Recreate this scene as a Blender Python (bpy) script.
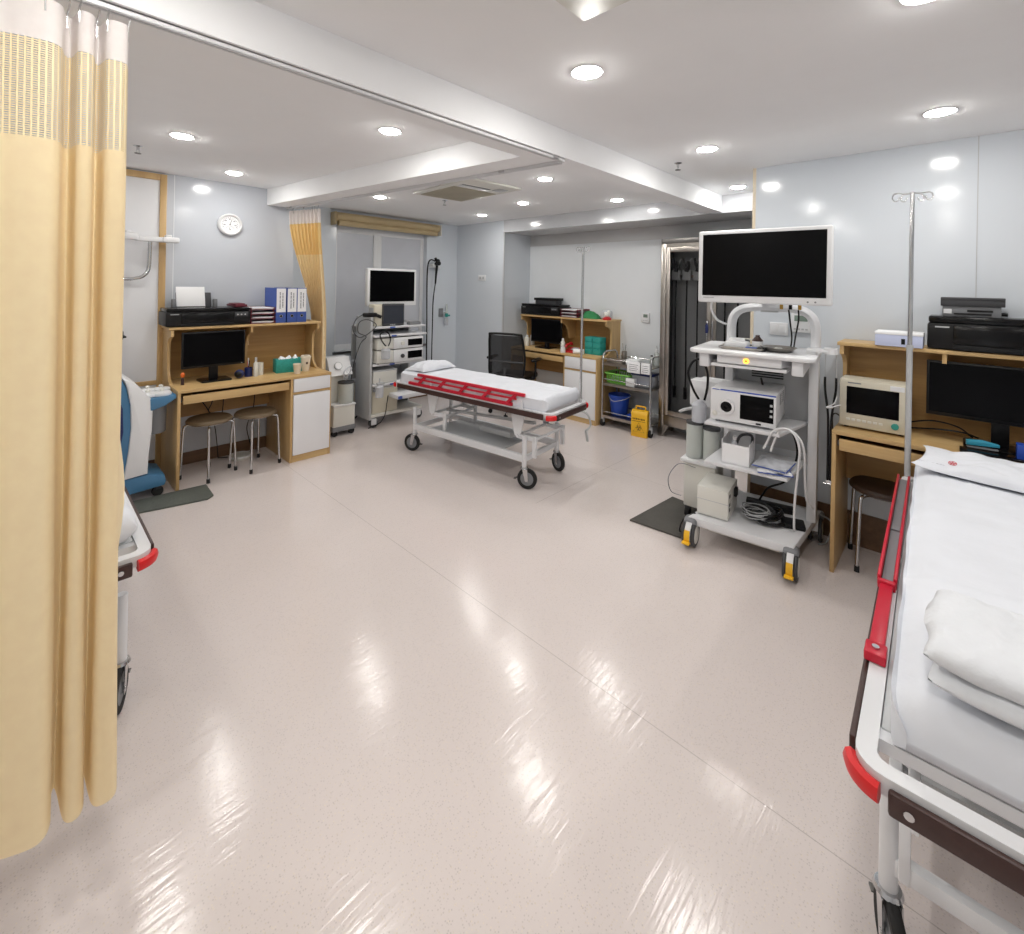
import bpy, bmesh, math, random
from mathutils import Vector, Matrix, noise
random.seed(7)
for _o in list(bpy.data.objects):
    bpy.data.objects.remove(_o)
scene = bpy.context.scene
COL = scene.collection
R = math.radians
PI = math.pi

# ------------------------------------------------------------------ camera, world, exposure
cam_data = bpy.data.cameras.new('camera')
camera = bpy.data.objects.new('camera', cam_data)
COL.objects.link(camera)
scene.camera = camera
cam_data.sensor_fit = 'HORIZONTAL'
cam_data.sensor_width = 36.0
cam_data.lens = 468.0 * 36.0 / 1024.0
cam_data.shift_x = 0.0
cam_data.shift_y = -(467.0 - 285.0) / 1024.0
cam_data.clip_start = 0.02
YAW, ROLL, CAM_H = 0.760, 0.0187, 1.55
_f = Vector((math.cos(YAW), math.sin(YAW), 0))
_r = Vector((math.sin(YAW), -math.cos(YAW), 0))
_u = Vector((0, 0, 1))
_c, _s = math.cos(ROLL), math.sin(ROLL)
_rt = _c * _r + _s * _u
_up = -_s * _r + _c * _u
camera.matrix_world = Matrix(((_rt.x, _up.x, -_f.x, 0), (_rt.y, _up.y, -_f.y, 0), (_rt.z, _up.z, -_f.z, CAM_H), (0, 0, 0, 1)))

world = bpy.data.worlds.new('world')
scene.world = world
world.use_nodes = True
world.node_tree.nodes['Background'].inputs[0].default_value = (0.9, 0.95, 1.0, 1)
world.node_tree.nodes['Background'].inputs[1].default_value = 0.3
vs = scene.view_settings
vs.view_transform = 'Standard'
vs.look = 'None'
vs.exposure = 0.0
vs.gamma = 1.0
vs.use_curve_mapping = False
scene.cycles.caustics_reflective = False
scene.cycles.caustics_refractive = False
LAMP = 186.0            # strength of every downlight lens

# ------------------------------------------------------------------ materials
def lin(c):
    return tuple((v / 255 / 12.92) if v / 255 <= 0.04045 else ((v / 255 + 0.055) / 1.055) ** 2.4 for v in c)

class NT:
    def __init__(s, name):
        s.m = bpy.data.materials.new(name); s.m.use_nodes = True
        s.t = s.m.node_tree; s.p = s.t.nodes['Principled BSDF']; s.out = s.t.nodes['Material Output']
    def n(s, typ, **kw):
        nd = s.t.nodes.new(typ)
        for k, v in kw.items():
            if k.startswith('i_'):
                key = k[2:]
                nd.inputs[int(key) if key.isdigit() else key.replace('_', ' ')].default_value = v
            else:
                setattr(nd, k, v)
        return nd
    def l(s, a, ao, b, bi):
        s.t.links.new(a.outputs[ao], b.inputs[bi])
    def coord(s, scale=(1, 1, 1), kind='Object', rot=(0, 0, 0)):
        tc = s.n('ShaderNodeTexCoord'); mp = s.n('ShaderNodeMapping')
        mp.inputs['Scale'].default_value = scale; mp.inputs['Rotation'].default_value = rot
        s.l(tc, kind, mp, 0); return mp
    def ramp(s, stops):
        r = s.n('ShaderNodeValToRGB'); e = r.color_ramp.elements
        while len(e) < len(stops): e.new(0.5)
        for i, (p, c) in enumerate(stops):
            e[i].position = p; e[i].color = (*c, 1)
        return r
    def math(s, op, a=None, b=None, va=0.0, vb=0.0):
        m = s.n('ShaderNodeMath', operation=op)
        m.inputs[0].default_value = va; m.inputs[1].default_value = vb
        if a: s.t.links.new(a, m.inputs[0])
        if b: s.t.links.new(b, m.inputs[1])
        return m.outputs[0]

def mat(name, rgb, rough=0.5, metal=0.0, var=0.04, scale=6.0, bump=0.0, bscale=80.0, spec=0.5, alpha=1.0, trans=0.0, coat=0.0):
    """plain painted / moulded material with a slight procedural variation in tone"""
    k = NT(name); c = lin(rgb); mp = k.coord()
    no = k.n('ShaderNodeTexNoise', i_Scale=scale, i_Detail=3.0); k.l(mp, 0, no, 'Vector')
    lo = tuple(max(0, v * (1 - var)) for v in c); hi = tuple(min(1, v * (1 + var)) for v in c)
    rp = k.ramp([(0.3, lo), (0.7, hi)]); k.l(no, 0, rp, 0); k.l(rp, 0, k.p, 'Base Color')
    k.p.inputs['Roughness'].default_value = rough; k.p.inputs['Metallic'].default_value = metal
    k.p.inputs['Specular IOR Level'].default_value = spec
    if coat: k.p.inputs['Coat Weight'].default_value = coat; k.p.inputs['Coat Roughness'].default_value = 0.05
    if trans: k.p.inputs['Transmission Weight'].default_value = trans; k.p.inputs['IOR'].default_value = 1.1
    k.p.inputs['Alpha'].default_value = alpha
    if bump:
        n2 = k.n('ShaderNodeTexNoise', i_Scale=bscale, i_Detail=4.0); k.l(mp, 0, n2, 'Vector')
        b = k.n('ShaderNodeBump', i_Strength=bump, i_Distance=0.01); k.l(n2, 0, b, 'Height'); k.l(b, 0, k.p, 'Normal')
    return k.m

def wood(name, a, b, rough=0.42, axis=0):
    k = NT(name); sc = [30, 30, 30]; sc[axis] = 1.6
    mp = k.coord(tuple(sc))
    n1 = k.n('ShaderNodeTexNoise', i_Scale=1.0, i_Detail=6.0, i_Roughness=0.6); k.l(mp, 0, n1, 'Vector')
    sc2 = [6, 6, 6]; sc2[axis] = 0.7
    mp2 = k.coord(tuple(sc2)); n2 = k.n('ShaderNodeTexNoise', i_Scale=1.0, i_Detail=2.0); k.l(mp2, 0, n2, 'Vector')
    mx = k.n('ShaderNodeMix', data_type='FLOAT', i_0=0.4)
    k.l(n1, 0, mx, 2); k.l(n2, 0, mx, 3)
    rp = k.ramp([(0.32, lin(b)), (0.68, lin(a))]); k.l(mx, 0, rp, 0); k.l(rp, 0, k.p, 'Base Color')
    k.p.inputs['Roughness'].default_value = rough
    return k.m

def emis(name, rgb, strength):
    k = NT(name); c = lin(rgb)
    k.p.inputs['Base Color'].default_value = (*c, 1)
    k.p.inputs['Emission Color'].default_value = (*c, 1); k.p.inputs['Emission Strength'].default_value = strength
    return k.m

def floor_mat():
    k = NT('speckled_vinyl'); mp = k.coord()
    base = lin((221, 211, 208))
    big = k.n('ShaderNodeTexNoise', i_Scale=0.9, i_Detail=3.0); k.l(mp, 0, big, 'Vector')
    rp = k.ramp([(0.3, tuple(v * 0.95 for v in base)), (0.7, tuple(v * 1.03 for v in base))]); k.l(big, 0, rp, 0)
    v1 = k.n('ShaderNodeTexVoronoi', i_Scale=170.0); k.l(mp, 0, v1, 'Vector')
    sp = k.ramp([(0.0, (1, 1, 1)), (0.45, (0, 0, 0))]); k.l(v1, 0, sp, 0)
    sep = k.n('ShaderNodeSeparateColor'); k.l(v1, 'Color', sep, 0)
    sel = k.math('GREATER_THAN', sep.outputs[0], None, vb=0.62)
    sel2 = k.math('GREATER_THAN', sep.outputs[1], None, vb=0.75)
    m1 = k.n('ShaderNodeMix', data_type='RGBA'); m1.inputs[7].default_value = (*lin((150, 138, 134)), 1)
    f1 = k.math('MULTIPLY', sel, sp.outputs[0]); f1 = k.math('MULTIPLY', f1, None, vb=0.5)
    k.t.links.new(f1, m1.inputs[0]); k.l(rp, 0, m1, 6)
    m2 = k.n('ShaderNodeMix', data_type='RGBA'); m2.inputs[7].default_value = (*lin((236, 222, 196)), 1)
    f2 = k.math('MULTIPLY', sel2, sp.outputs[0]); f2 = k.math('MULTIPLY', f2, None, vb=0.6)
    k.t.links.new(f2, m2.inputs[0]); k.l(m1, 2, m2, 6)
    # weld lines between the sheets
    tc = k.n('ShaderNodeTexCoord'); sx = k.n('ShaderNodeSeparateXYZ'); k.l(tc, 'Object', sx, 0)
    d1 = k.math('LESS_THAN', k.math('ABSOLUTE', k.math('SUBTRACT', sx.outputs[0], None, vb=1.565)), None, vb=0.0016)
    d2 = k.math('LESS_THAN', k.math('ABSOLUTE', k.math('SUBTRACT', sx.outputs[0], None, vb=3.5)), None, vb=0.0016)
    d3 = k.math('LESS_THAN', k.math('ABSOLUTE', k.math('SUBTRACT', sx.outputs[1], None, vb=2.15)), None, vb=0.002)
    d3 = k.math('MULTIPLY', d3, k.math('GREATER_THAN', sx.outputs[0], None, vb=2.55))
    dd = k.math('MAXIMUM', k.math('MAXIMUM', d1, d2), d3); dd = k.math('MULTIPLY', dd, None, vb=0.4)
    m3 = k.n('ShaderNodeMix', data_type='RGBA'); m3.inputs[7].default_value = (*lin((120, 108, 100)), 1)
    k.t.links.new(dd, m3.inputs[0]); k.l(m2, 2, m3, 6)
    k.l(m3, 2, k.p, 'Base Color')
    # worn polish: brushed gloss patches
    g = k.n('ShaderNodeTexNoise', i_Scale=2.2, i_Detail=4.0); k.l(mp, 0, g, 'Vector')
    mr = k.n('ShaderNodeMapRange', i_3=0.13, i_4=0.20); k.l(g, 0, mr, 0); k.l(mr, 0, k.p, 'Roughness')
    mpb = k.coord((7, 62, 1))
    b1 = k.n('ShaderNodeTexNoise', i_Scale=1.0, i_Detail=2.0, i_Distortion=0.6); k.l(mpb, 0, b1, 'Vector')
    bp = k.n('ShaderNodeBump', i_Strength=0.105, i_Distance=0.01); k.l(b1, 0, bp, 'Height'); k.l(bp, 0, k.p, 'Normal')
    k.p.inputs['Specular IOR Level'].default_value = 0.5
    return k.m

def curtain_mesh_mat(name='curtain_open_weave', a=0.28, c=0.5, rgb=(250, 232, 190)):
    """open weave band of a hospital curtain: rows of small oblong holes, by the cloth's own coordinates"""
    k = NT(name); tc = k.n('ShaderNodeTexCoord'); sx = k.n('ShaderNodeSeparateXYZ'); k.l(tc, 'UV', sx, 0)
    fu = k.math('FRACT', k.math('MULTIPLY', sx.outputs[0], None, vb=85.0))
    fv = k.math('FRACT', k.math('MULTIPLY', sx.outputs[1], None, vb=190.0))
    hole = k.math('MULTIPLY', k.math('GREATER_THAN', fu, None, vb=a), k.math('GREATER_THAN', fv, None, vb=c))
    k.p.inputs['Base Color'].default_value = (*lin(rgb), 1); k.p.inputs['Roughness'].default_value = 0.9
    tr = k.n('ShaderNodeBsdfTransparent'); mx = k.n('ShaderNodeMixShader')
    k.t.links.new(hole, mx.inputs[0]); k.l(k.p, 0, mx, 1); k.l(tr, 0, mx, 2); k.l(mx, 0, k.out, 0)
    return k.m

def cloth(name, rgb, rough=0.9, transl=0.0, wr=0.15, scale=9.0):
    k = NT(name); c = lin(rgb); mp = k.coord()
    no = k.n('ShaderNodeTexNoise', i_Scale=scale, i_Detail=5.0); k.l(mp, 0, no, 'Vector')
    rp = k.ramp([(0.3, tuple(v * 0.97 for v in c)), (0.7, tuple(min(1, v * 1.02) for v in c))]); k.l(no, 0, rp, 0)
    k.l(rp, 0, k.p, 'Base Color'); k.p.inputs['Roughness'].default_value = rough
    k.p.inputs['Sheen Weight'].default_value = 0.15; k.p.inputs['Specular IOR Level'].default_value = 0.2
    b = k.n('ShaderNodeBump', i_Strength=wr, i_Distance=0.02); k.l(no, 0, b, 'Height'); k.l(b, 0, k.p, 'Normal')
    if transl:
        tl = k.n('ShaderNodeBsdfTranslucent'); k.l(rp, 0, tl, 0)
        mx = k.n('ShaderNodeMixShader', i_0=transl); k.l(k.p, 0, mx, 1); k.l(tl, 0, mx, 2); k.l(mx, 0, k.out, 0)
    return k.m

def glassy(name, rgb, alpha=0.25, rough=0.03, tint=None):
    k = NT(name); c = lin(rgb)
    k.p.inputs['Base Color'].default_value = (*c, 1); k.p.inputs['Roughness'].default_value = rough
    tr = k.n('ShaderNodeBsdfTransparent'); tr.inputs[0].default_value = (*([tint] * 3 if tint else [0.6 + 0.4 * v for v in c]), 1)
    fr = k.n('ShaderNodeFresnel', i_IOR=1.45)
    f = k.math('ADD', fr.outputs[0], None, vb=alpha)
    mx = k.n('ShaderNodeMixShader'); k.t.links.new(f, mx.inputs[0]); k.l(tr, 0, mx, 1); k.l(k.p, 0, mx, 2); k.l(mx, 0, k.out, 0)
    return k.m

M = {}
M['floor'] = floor_mat()
M['ceiling'] = mat('matt_ceiling_paint', (247, 248, 250), 0.9, var=0.01)
M['wall_gloss'] = mat('gloss_grey_wall_panel', (214, 220, 227), 0.13, var=0.012, scale=1.5, bump=0.01, bscale=3)
M['wall_grey'] = mat('gloss_grey_clock_wall', (201, 206, 214), 0.15, var=0.012, scale=1.5, bump=0.01, bscale=3)
M['wall_white'] = mat('white_wall', (228, 232, 236), 0.5, var=0.01)
M['header'] = mat('gloss_grey_header', (196, 198, 202), 0.14, var=0.015)
M['soffit'] = mat('grey_soffit', (205, 205, 206), 0.3, var=0.015)
M['base'] = wood('brown_baseboard_wood', (122, 92, 66), (92, 66, 46), 0.4)
M['oak'] = wood('light_oak_laminate', (212, 182, 130), (190, 154, 102), 0.4, 0)
M['oakv'] = wood('light_oak_laminate_upright', (208, 176, 124), (184, 148, 98), 0.4, 2)
M['oakin'] = wood('oak_back_panel', (194, 156, 98), (164, 125, 74), 0.45, 0)
M['edge'] = mat('oak_edge_band', (222, 196, 150), 0.45)
M['white'] = mat('white_plastic', (228, 229, 231), 0.35, var=0.01)
M['offwhite'] = mat('off_white_plastic', (222, 221, 214), 0.4, var=0.015)
M['beige'] = mat('beige_plastic', (214, 208, 190), 0.42, var=0.015)
M['lam_white'] = mat('white_laminate', (232, 233, 236), 0.3, var=0.01)
M['steelwhite'] = mat('white_enamel', (222, 223, 226), 0.3, var=0.012)
M['greyplast'] = mat('grey_plastic', (128, 130, 134), 0.5)
M['dgrey'] = mat('dark_grey_plastic', (62, 63, 66), 0.5)
M['lgrey'] = mat('light_grey_enamel', (186, 188, 190), 0.4)
M['black'] = mat('black_plastic', (15, 15, 17), 0.4, spec=0.3)
M['gloss_black'] = mat('gloss_black_plastic', (8, 8, 10), 0.18, spec=0.3)
M['screen'] = mat('dark_screen', (5, 5, 7), 0.25, spec=0.10)
M['rubber'] = mat('black_rubber', (24, 24, 25), 0.75)
M['chrome'] = mat('chrome', (205, 206, 208), 0.16, 1.0)
M['steel'] = mat('brushed_steel', (178, 172, 165), 0.28, 1.0, var=0.06, scale=18)
M['darksteel'] = mat('dark_steel', (110, 108, 106), 0.4, 0.9)
M['red'] = mat('red_plastic', (196, 22, 50), 0.35)
M['bumper'] = mat('red_bumper', (214, 26, 30), 0.35)
M['brown'] = mat('dark_brown_vinyl', (58, 34, 30), 0.4)
M['sheet'] = cloth('white_bed_linen', (224, 227, 234), wr=0.32, scale=7)
M['blanket'] = cloth('white_cotton_blanket', (224, 227, 232), wr=0.25, scale=25)
M['curtain'] = cloth('yellow_curtain_cloth', (255, 235, 195), 0.85, transl=0.25, wr=0.04, scale=30)
M['curtain_top'] = cloth('white_curtain_header', (246, 240, 238), 0.85, transl=0.3, wr=0.04, scale=30)
M['weave'] = curtain_mesh_mat()
M['weave_dense'] = curtain_mesh_mat('curtain_dense_weave', 0.7, 0.7, (250, 218, 152))
M['blueplast'] = mat('mid_blue_plastic', (72, 122, 160), 0.4)
M['blue'] = mat('royal_blue_plastic', (34, 74, 176), 0.4)
M['binder'] = mat('blue_binder_cover', (64, 92, 170), 0.5)
M['paper'] = mat('white_paper', (244, 245, 247), 0.8, var=0.01)
M['ink'] = mat('grey_print', (92, 94, 104), 0.8)
M['teal'] = mat('teal_card', (40, 150, 142), 0.6, var=0.12, scale=60)
M['maroon'] = mat('maroon_tray', (110, 34, 50), 0.4)
M['green'] = mat('lime_green_plastic', (128, 200, 84), 0.45)
M['dgreen'] = mat('green_cloth', (48, 130, 78), 0.8)
M['yellow'] = mat('yellow_plastic', (240, 186, 40), 0.4)
M['amber'] = mat('amber_print', (120, 84, 14), 0.6)
M['navy'] = mat('navy_gloss', (26, 40, 96), 0.3)
M['redph'] = mat('red_telephone_plastic', (190, 36, 44), 0.35)
M['mat'] = mat('dark_anti_fatigue_rubber', (84, 82, 78), 0.85, var=0.12, bump=0.4, bscale=60)
M['matg'] = mat('green_grey_mat_rubber', (88, 92, 86), 0.85, var=0.1, bump=0.4, bscale=60)
M['olive'] = mat('olive_vinyl_seat', (122, 106, 84), 0.55)
M['darkseat'] = mat('dark_brown_vinyl_seat', (62, 46, 38), 0.5)
M['cup'] = mat('cream_paper_cup', (232, 222, 204), 0.7)
M['glass'] = glassy('clear_glass', (225, 235, 235), 0.06)
M['darkglass'] = glassy('cabinet_glass', (40, 42, 46), 0.03, 0.03, 0.93)
M['jar'] = glassy('suction_jar_plastic', (246, 251, 248), 0.42, 0.15)
M['film'] = glassy('clear_film', (235, 238, 245), 0.5, 0.25)
M['frost'] = mat('frosted_window_glass', (206, 209, 217), 0.22, var=0.02)
M['blind'] = mat('beige_roller_blind', (190, 170, 132), 0.6)
M['grille'] = mat('beige_intake_grille', (176, 170, 152), 0.7)
M['lens'] = emis('downlight_lens', (255, 252, 246), LAMP)
M['amberled'] = emis('amber_indicator', (255, 170, 60), 3.0)
M['lcd'] = mat('green_grey_lcd', (120, 138, 128), 0.3)
M['gold'] = mat('gold_plug', (190, 150, 70), 0.35, 0.8)
M['orange'] = mat('orange_plastic', (230, 110, 40), 0.45)
M['purple'] = cloth('lilac_cloth', (150, 142, 176))
M['tealhose'] = mat('teal_valve', (50, 150, 140), 0.4)

# ------------------------------------------------------------------ mesh helpers
class B:
    def __init__(s):
        s.b = bmesh.new(); s.uv = None; s.mi = 0
    def _tag(s, faces):
        if s.mi:
            for f in faces: f.material_index = s.mi
    def box(s, c, d, bev=0.0, rz=0.0, seg=2, rot=None):
        m = Matrix.Translation(Vector(c)) @ (rot.to_4x4() if rot else Matrix.Rotation(rz, 4, 'Z')) @ Matrix.Diagonal((*d, 1))
        r = bmesh.ops.create_cube(s.b, size=1.0, matrix=m); vs = r['verts']
        fs = set(f for v in vs for f in v.link_faces); s._tag(fs)
        if bev > 0:
            es = list(set(e for v in vs for e in v.link_edges))
            rr = bmesh.ops.bevel(s.b, geom=es, offset=bev, segments=seg, affect='EDGES', profile=0.5, clamp_overlap=True)
            s._tag(rr['faces'])
        return s
    def b2(s, lo, hi, bev=0.0, seg=2):
        return s.box([(a + b) / 2 for a, b in zip(lo, hi)], [abs(b - a) for a, b in zip(lo, hi)], bev, 0, seg)
    def cyl(s, p0, p1, r0, r1=None, n=16, cap=True):
        p0, p1 = Vector(p0), Vector(p1); r1 = r0 if r1 is None else r1; d = p1 - p0
        q = d.to_track_quat('Z', 'Y').to_matrix().to_4x4()
        m = Matrix.Translation((p0 + p1) / 2) @ q
        r = bmesh.ops.create_cone(s.b, cap_ends=cap, segments=n, radius1=r0, radius2=r1, depth=d.length, matrix=m)
        s._tag(set(f for v in r['verts'] for f in v.link_faces)); return s
    def tube(s, pts, r, n=8, sub=6, closed=False, smooth=True, cap=True):
        P = [Vector(p) for p in pts]
        if smooth and len(P) > 2:
            Q = []; N = len(P); rng = range(N if closed else N - 1)
            for i in rng:
                a = P[(i - 1) % N] if closed else P[max(i - 1, 0)]; b_ = P[i]; c = P[(i + 1) % N]
                d = P[(i + 2) % N] if closed else P[min(i + 2, N - 1)]
                for k in range(sub):
                    t = k / sub
                    Q.append(0.5 * ((2 * b_) + (c - a) * t + (2 * a - 5 * b_ + 4 * c - d) * t * t + (3 * b_ - a - 3 * c + d) * t ** 3))
            if not closed: Q.append(P[-1])
            P = Q
        rings = []; N = len(P); up = None
        for i in range(N):
            t = (P[(i + 1) % N] - P[i - 1]) if closed else (P[min(i + 1, N - 1)] - P[max(i - 1, 0)])
            if t.length < 1e-9: t = Vector((0, 0, 1))
            t.normalize()
            if up is None:
                up = Vector((0, 0, 1)) if abs(t.z) < 0.9 else Vector((1, 0, 0))
            x = up - t * up.dot(t)
            if x.length < 1e-6: x = t.orthogonal()
            x.normalize(); y = t.cross(x); up = x
            rr = r(i / max(1, N - 1)) if callable(r) else r
            rings.append([s.b.verts.new(P[i] + rr * (math.cos(2 * PI * k / n) * x + math.sin(2 * PI * k / n) * y)) for k in range(n)])
        fs = []
        for i in range(N if closed else N - 1):
            A, C = rings[i], rings[(i + 1) % N]
            for k in range(n): fs.append(s.b.faces.new((A[k], A[(k + 1) % n], C[(k + 1) % n], C[k])))
        if not closed and cap:
            fs.append(s.b.faces.new(rings[0][::-1])); fs.append(s.b.faces.new(rings[-1]))
        s._tag(fs); return s
    def lathe(s, prof, c=(0, 0, 0), n=24, rot=None, ring=False):
        c = Vector(c); rings = []
        for r_, z in prof:
            ring = []
            for k in range(n):
                v = Vector((r_ * math.cos(2 * PI * k / n), r_ * math.sin(2 * PI * k / n), z))
                if rot: v = rot @ v
                ring.append(s.b.verts.new(c + v))
            rings.append(ring)
        fs = []
        for A, C in zip(rings, rings[1:]):
            for k in range(n): fs.append(s.b.faces.new((A[k], A[(k + 1) % n], C[(k + 1) % n], C[k])))
        if ring:
            for k in range(n): fs.append(s.b.faces.new((rings[-1][k], rings[-1][(k + 1) % n], rings[0][(k + 1) % n], rings[0][k])))
        if not ring and prof[0][0] > 1e-6: fs.append(s.b.faces.new(rings[0][::-1]))
        if not ring and prof[-1][0] > 1e-6: fs.append(s.b.faces.new(rings[-1]))
        s._tag(fs)
        bmesh.ops.remove_doubles(s.b, verts=[v for r_ in rings for v in r_], dist=1e-5)
        return s
    def prism(s, poly, axis, a, b, bev=0.0):
        """polygon extruded along an axis: axis 'x' takes (y,z), 'y' takes (x,z), 'z' takes (x,y)"""
        def mk(p, w):
            return {'x': (w, p[0], p[1]), 'y': (p[0], w, p[1]), 'z': (p[0], p[1], w)}[axis]
        A = [s.b.verts.new(mk(p, a)) for p in poly]; C = [s.b.verts.new(mk(p, b)) for p in poly]; n = len(poly)
        fs = [s.b.faces.new(A), s.b.faces.new(C[::-1])]
        for k in range(n): fs.append(s.b.faces.new((A[k], C[k], C[(k + 1) % n], A[(k + 1) % n])))
        bmesh.ops.recalc_face_normals(s.b, faces=fs); s._tag(fs); s.last = A + C
        if bev:
            es = [e for e in set(e for f in fs[:2] for e in f.edges)]
            rr = bmesh.ops.bevel(s.b, geom=es, offset=bev, segments=2, affect='EDGES', profile=0.5, clamp_overlap=True); s._tag(rr['faces'])
        return s
    def sph(s, c, r, n=16):
        r = (r, r, r) if not isinstance(r, (tuple, list)) else r
        q = bmesh.ops.create_uvsphere(s.b, u_segments=n, v_segments=max(6, n // 2), radius=1.0, matrix=Matrix.Translation(Vector(c)) @ Matrix.Diagonal((*r, 1)))
        s._tag(set(f for v in q['verts'] for f in v.link_faces)); return s
    def grid(s, fn, nu, nv, uvf=None):
        V = [[s.b.verts.new(fn(i / nu, j / nv)) for j in range(nv + 1)] for i in range(nu + 1)]
        if uvf and s.uv is None: s.uv = s.b.loops.layers.uv.new('UVMap')
        for i in range(nu):
            for j in range(nv):
                f = s.b.faces.new((V[i][j], V[i + 1][j], V[i + 1][j + 1], V[i][j + 1])); s._tag([f])
                if uvf:
                    for lp, (a, b_) in zip(f.loops, ((i, j), (i + 1, j), (i + 1, j + 1), (i, j + 1))): lp[s.uv].uv = uvf(a / nu, b_ / nv)
        return s

def obj(name, b, m, parent=None, ang=38, loc=None, rz=0.0):
    me = bpy.data.meshes.new(name); b.b.to_mesh(me); b.b.free()
    for x in (m if isinstance(m, (list, tuple)) else [m]): me.materials.append(M[x] if isinstance(x, str) else x)
    me.polygons.foreach_set('use_smooth', [True] * len(me.polygons)); me.set_sharp_from_angle(angle=R(ang)); me.update()
    o = bpy.data.objects.new(name, me); COL.objects.link(o)
    if parent: o.parent = parent
    if loc: o.location = loc
    if rz: o.rotation_euler.z = rz
    return o

def thing(name, label, cat, loc=(0, 0, 0), rz=0.0, group=None):
    o = bpy.data.objects.new(name, None); COL.objects.link(o); o.empty_display_size = 0.05
    o.location = loc; o.rotation_euler = (0, 0, rz); o['label'] = label; o['category'] = cat
    if group: o['group'] = group
    return o
def tag(o, label, cat, group=None):
    o['label'] = label; o['category'] = cat
    if group: o['group'] = group
    return o
def struct(name, b, m, parent=None, ang=30):
    o = obj(name, b, m, parent, ang)
    if not parent: o['kind'] = 'structure'
    return o
def dup(root, loc=None, rz=None, label=None, group=None):
    r = root.copy(); COL.objects.link(r)
    if loc is not None: r.location = loc
    if rz is not None: r.rotation_euler.z = rz
    if label: r['label'] = label
    if group: r['group'] = group
    for ch in list(root.children):
        c = ch.copy(); COL.objects.link(c); c.parent = r
        for g in list(ch.children):
            d = g.copy(); COL.objects.link(d); d.parent = c
    return r
def text(name, body, size, m, parent, mat4, depth=0.0006):
    cu = bpy.data.curves.new(name, 'FONT'); cu.body = body; cu.size = size; cu.extrude = depth; cu.align_x = 'CENTER'; cu.align_y = 'CENTER'; cu.resolution_u = 2
    t = bpy.data.objects.new(name + '_tmp', cu); COL.objects.link(t)
    dg = bpy.context.evaluated_depsgraph_get()
    me = bpy.data.meshes.new_from_object(t.evaluated_get(dg)); bpy.data.objects.remove(t); bpy.data.curves.remove(cu)
    me.transform(mat4); me.materials.clear(); me.materials.append(M[m])
    o = bpy.data.objects.new(name, me); COL.objects.link(o); o.parent = parent
    return o
def print_line(name, n, w, h, m, parent, mat4, seed=1):
    """a line of print too small to read: short bars of uneven length"""
    rr = random.Random(seed); b = B(); x = -w / 2
    while x < w / 2 - h * 0.3:
        l = min(h * (0.5 + 0.5 * rr.random()), w / 2 - x); hh = h * (0.75 + 0.25 * rr.random())
        b.box((x + l / 2, 0, 0), (l, hh, 0.0008)); x += l + h * (0.28 if rr.random() < n else 0.7)
    b.b.transform(mat4)
    return obj(name, b, m, parent)
def facing(loc, d):
    """matrix laying text at loc so that it reads from the side the vector d points to"""
    z = Vector(d).normalized(); x = Vector((0, 0, 1)).cross(z).normalized(); y = z.cross(x)
    return Matrix(((x.x, y.x, z.x, loc[0]), (x.y, y.y, z.y, loc[1]), (x.z, y.z, z.z, loc[2]), (0, 0, 0, 1)))
def cr(P, t, closed=False):
    """point at t (0..1) on a Catmull-Rom curve through P"""
    n = len(P) - 1; f = min(max(t, 0), 0.999999) * n; i = int(f); u = f - i
    a, b_, c, d = P[max(i - 1, 0)], P[i], P[i + 1], P[min(i + 2, n)]
    return [0.5 * (2 * q + (r_ - p) * u + (2 * p - 5 * q + 4 * r_ - s_) * u * u + (3 * q - p - 3 * r_ + s_) * u ** 3) for p, q, r_, s_ in zip(a, b_, c, d)]

# ------------------------------------------------------------------ the room
CZ = 2.40
XR = 3.55     # right wall face
YC = 4.66     # clock wall face
YW = 5.30     # window wall face
XO = 4.40     # outlet wall / niche front
XN = 4.93     # niche back
struct('floor', B().b2((-2.2, -2.6, -0.05), (5.3, 5.7, 0)), 'floor')
struct('ceiling', B().b2((-2.2, -2.6, CZ), (5.3, 5.7, CZ + 0.05)), 'ceiling')
struct('wall_right', B().b2((XR, -2.6, 0), (XR + 0.10, 1.03, CZ)).b2((XR + 0.1, 0.75, 0), (5.3, 0.85, CZ)), 'wall_gloss')
struct('trim_1', B().b2((XR - 0.004, 1.03, 0), (XR + 0.104, 1.05, CZ)), mat('pale_edge_trim', (226, 212, 188), 0.3))
struct('trim_2', B().b2((XR - 0.002, -0.077, 0), (XR, -0.073, CZ)).b2((XR - 0.002, -1.2, 0), (XR, -1.196, CZ)), 'lgrey')
struct('wall_left', B().b2((-2.2, YC, 0), (1.82, YC + 0.10, CZ)).b2((1.72, YC + 0.1, 0), (1.82, YW, CZ)), 'wall_grey')
wx0, wx1, wz0, wz1 = 2.56, 3.86, 0.72, 2.22
struct('wall_window', B().b2((1.72, YW, 0), (wx0, YW + 0.12, CZ)).b2((wx1, YW, 0), (XO + 0.1, YW + 0.12, CZ))
       .b2((wx0, YW, 0), (wx1, YW + 0.12, wz0)).b2((wx0, YW, wz1), (wx1, YW + 0.12, CZ)), 'wall_gloss')
struct('wall_outlet', B().b2((XO, 4.34, 0), (XO + 0.1, YW, CZ)).b2((XO + 0.1, 4.34, 0), (XN, 4.44, CZ)), 'wall_gloss')
struct('wall_niche', B().b2((XN, 0.85, 0), (XN + 0.1, 4.44, CZ)), 'soffit')
struct('trim_3', B().b2((XN - 0.012, 2.3, 0.0), (XN, 4.335, 2.09)), 'wall_white')
struct('trim_4', B().b2((XO - 0.01, 0.85, 2.24), (XO + 0.02, 4.34, CZ)).b2((XO - 0.012, 4.325, 0), (XO + 0.004, 4.345, 2.26)), 'header')
struct('trim_5', B().b2((XO + 0.02, 0.85, 2.24), (XN, 4.34, 2.27)), 'soffit')
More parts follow.
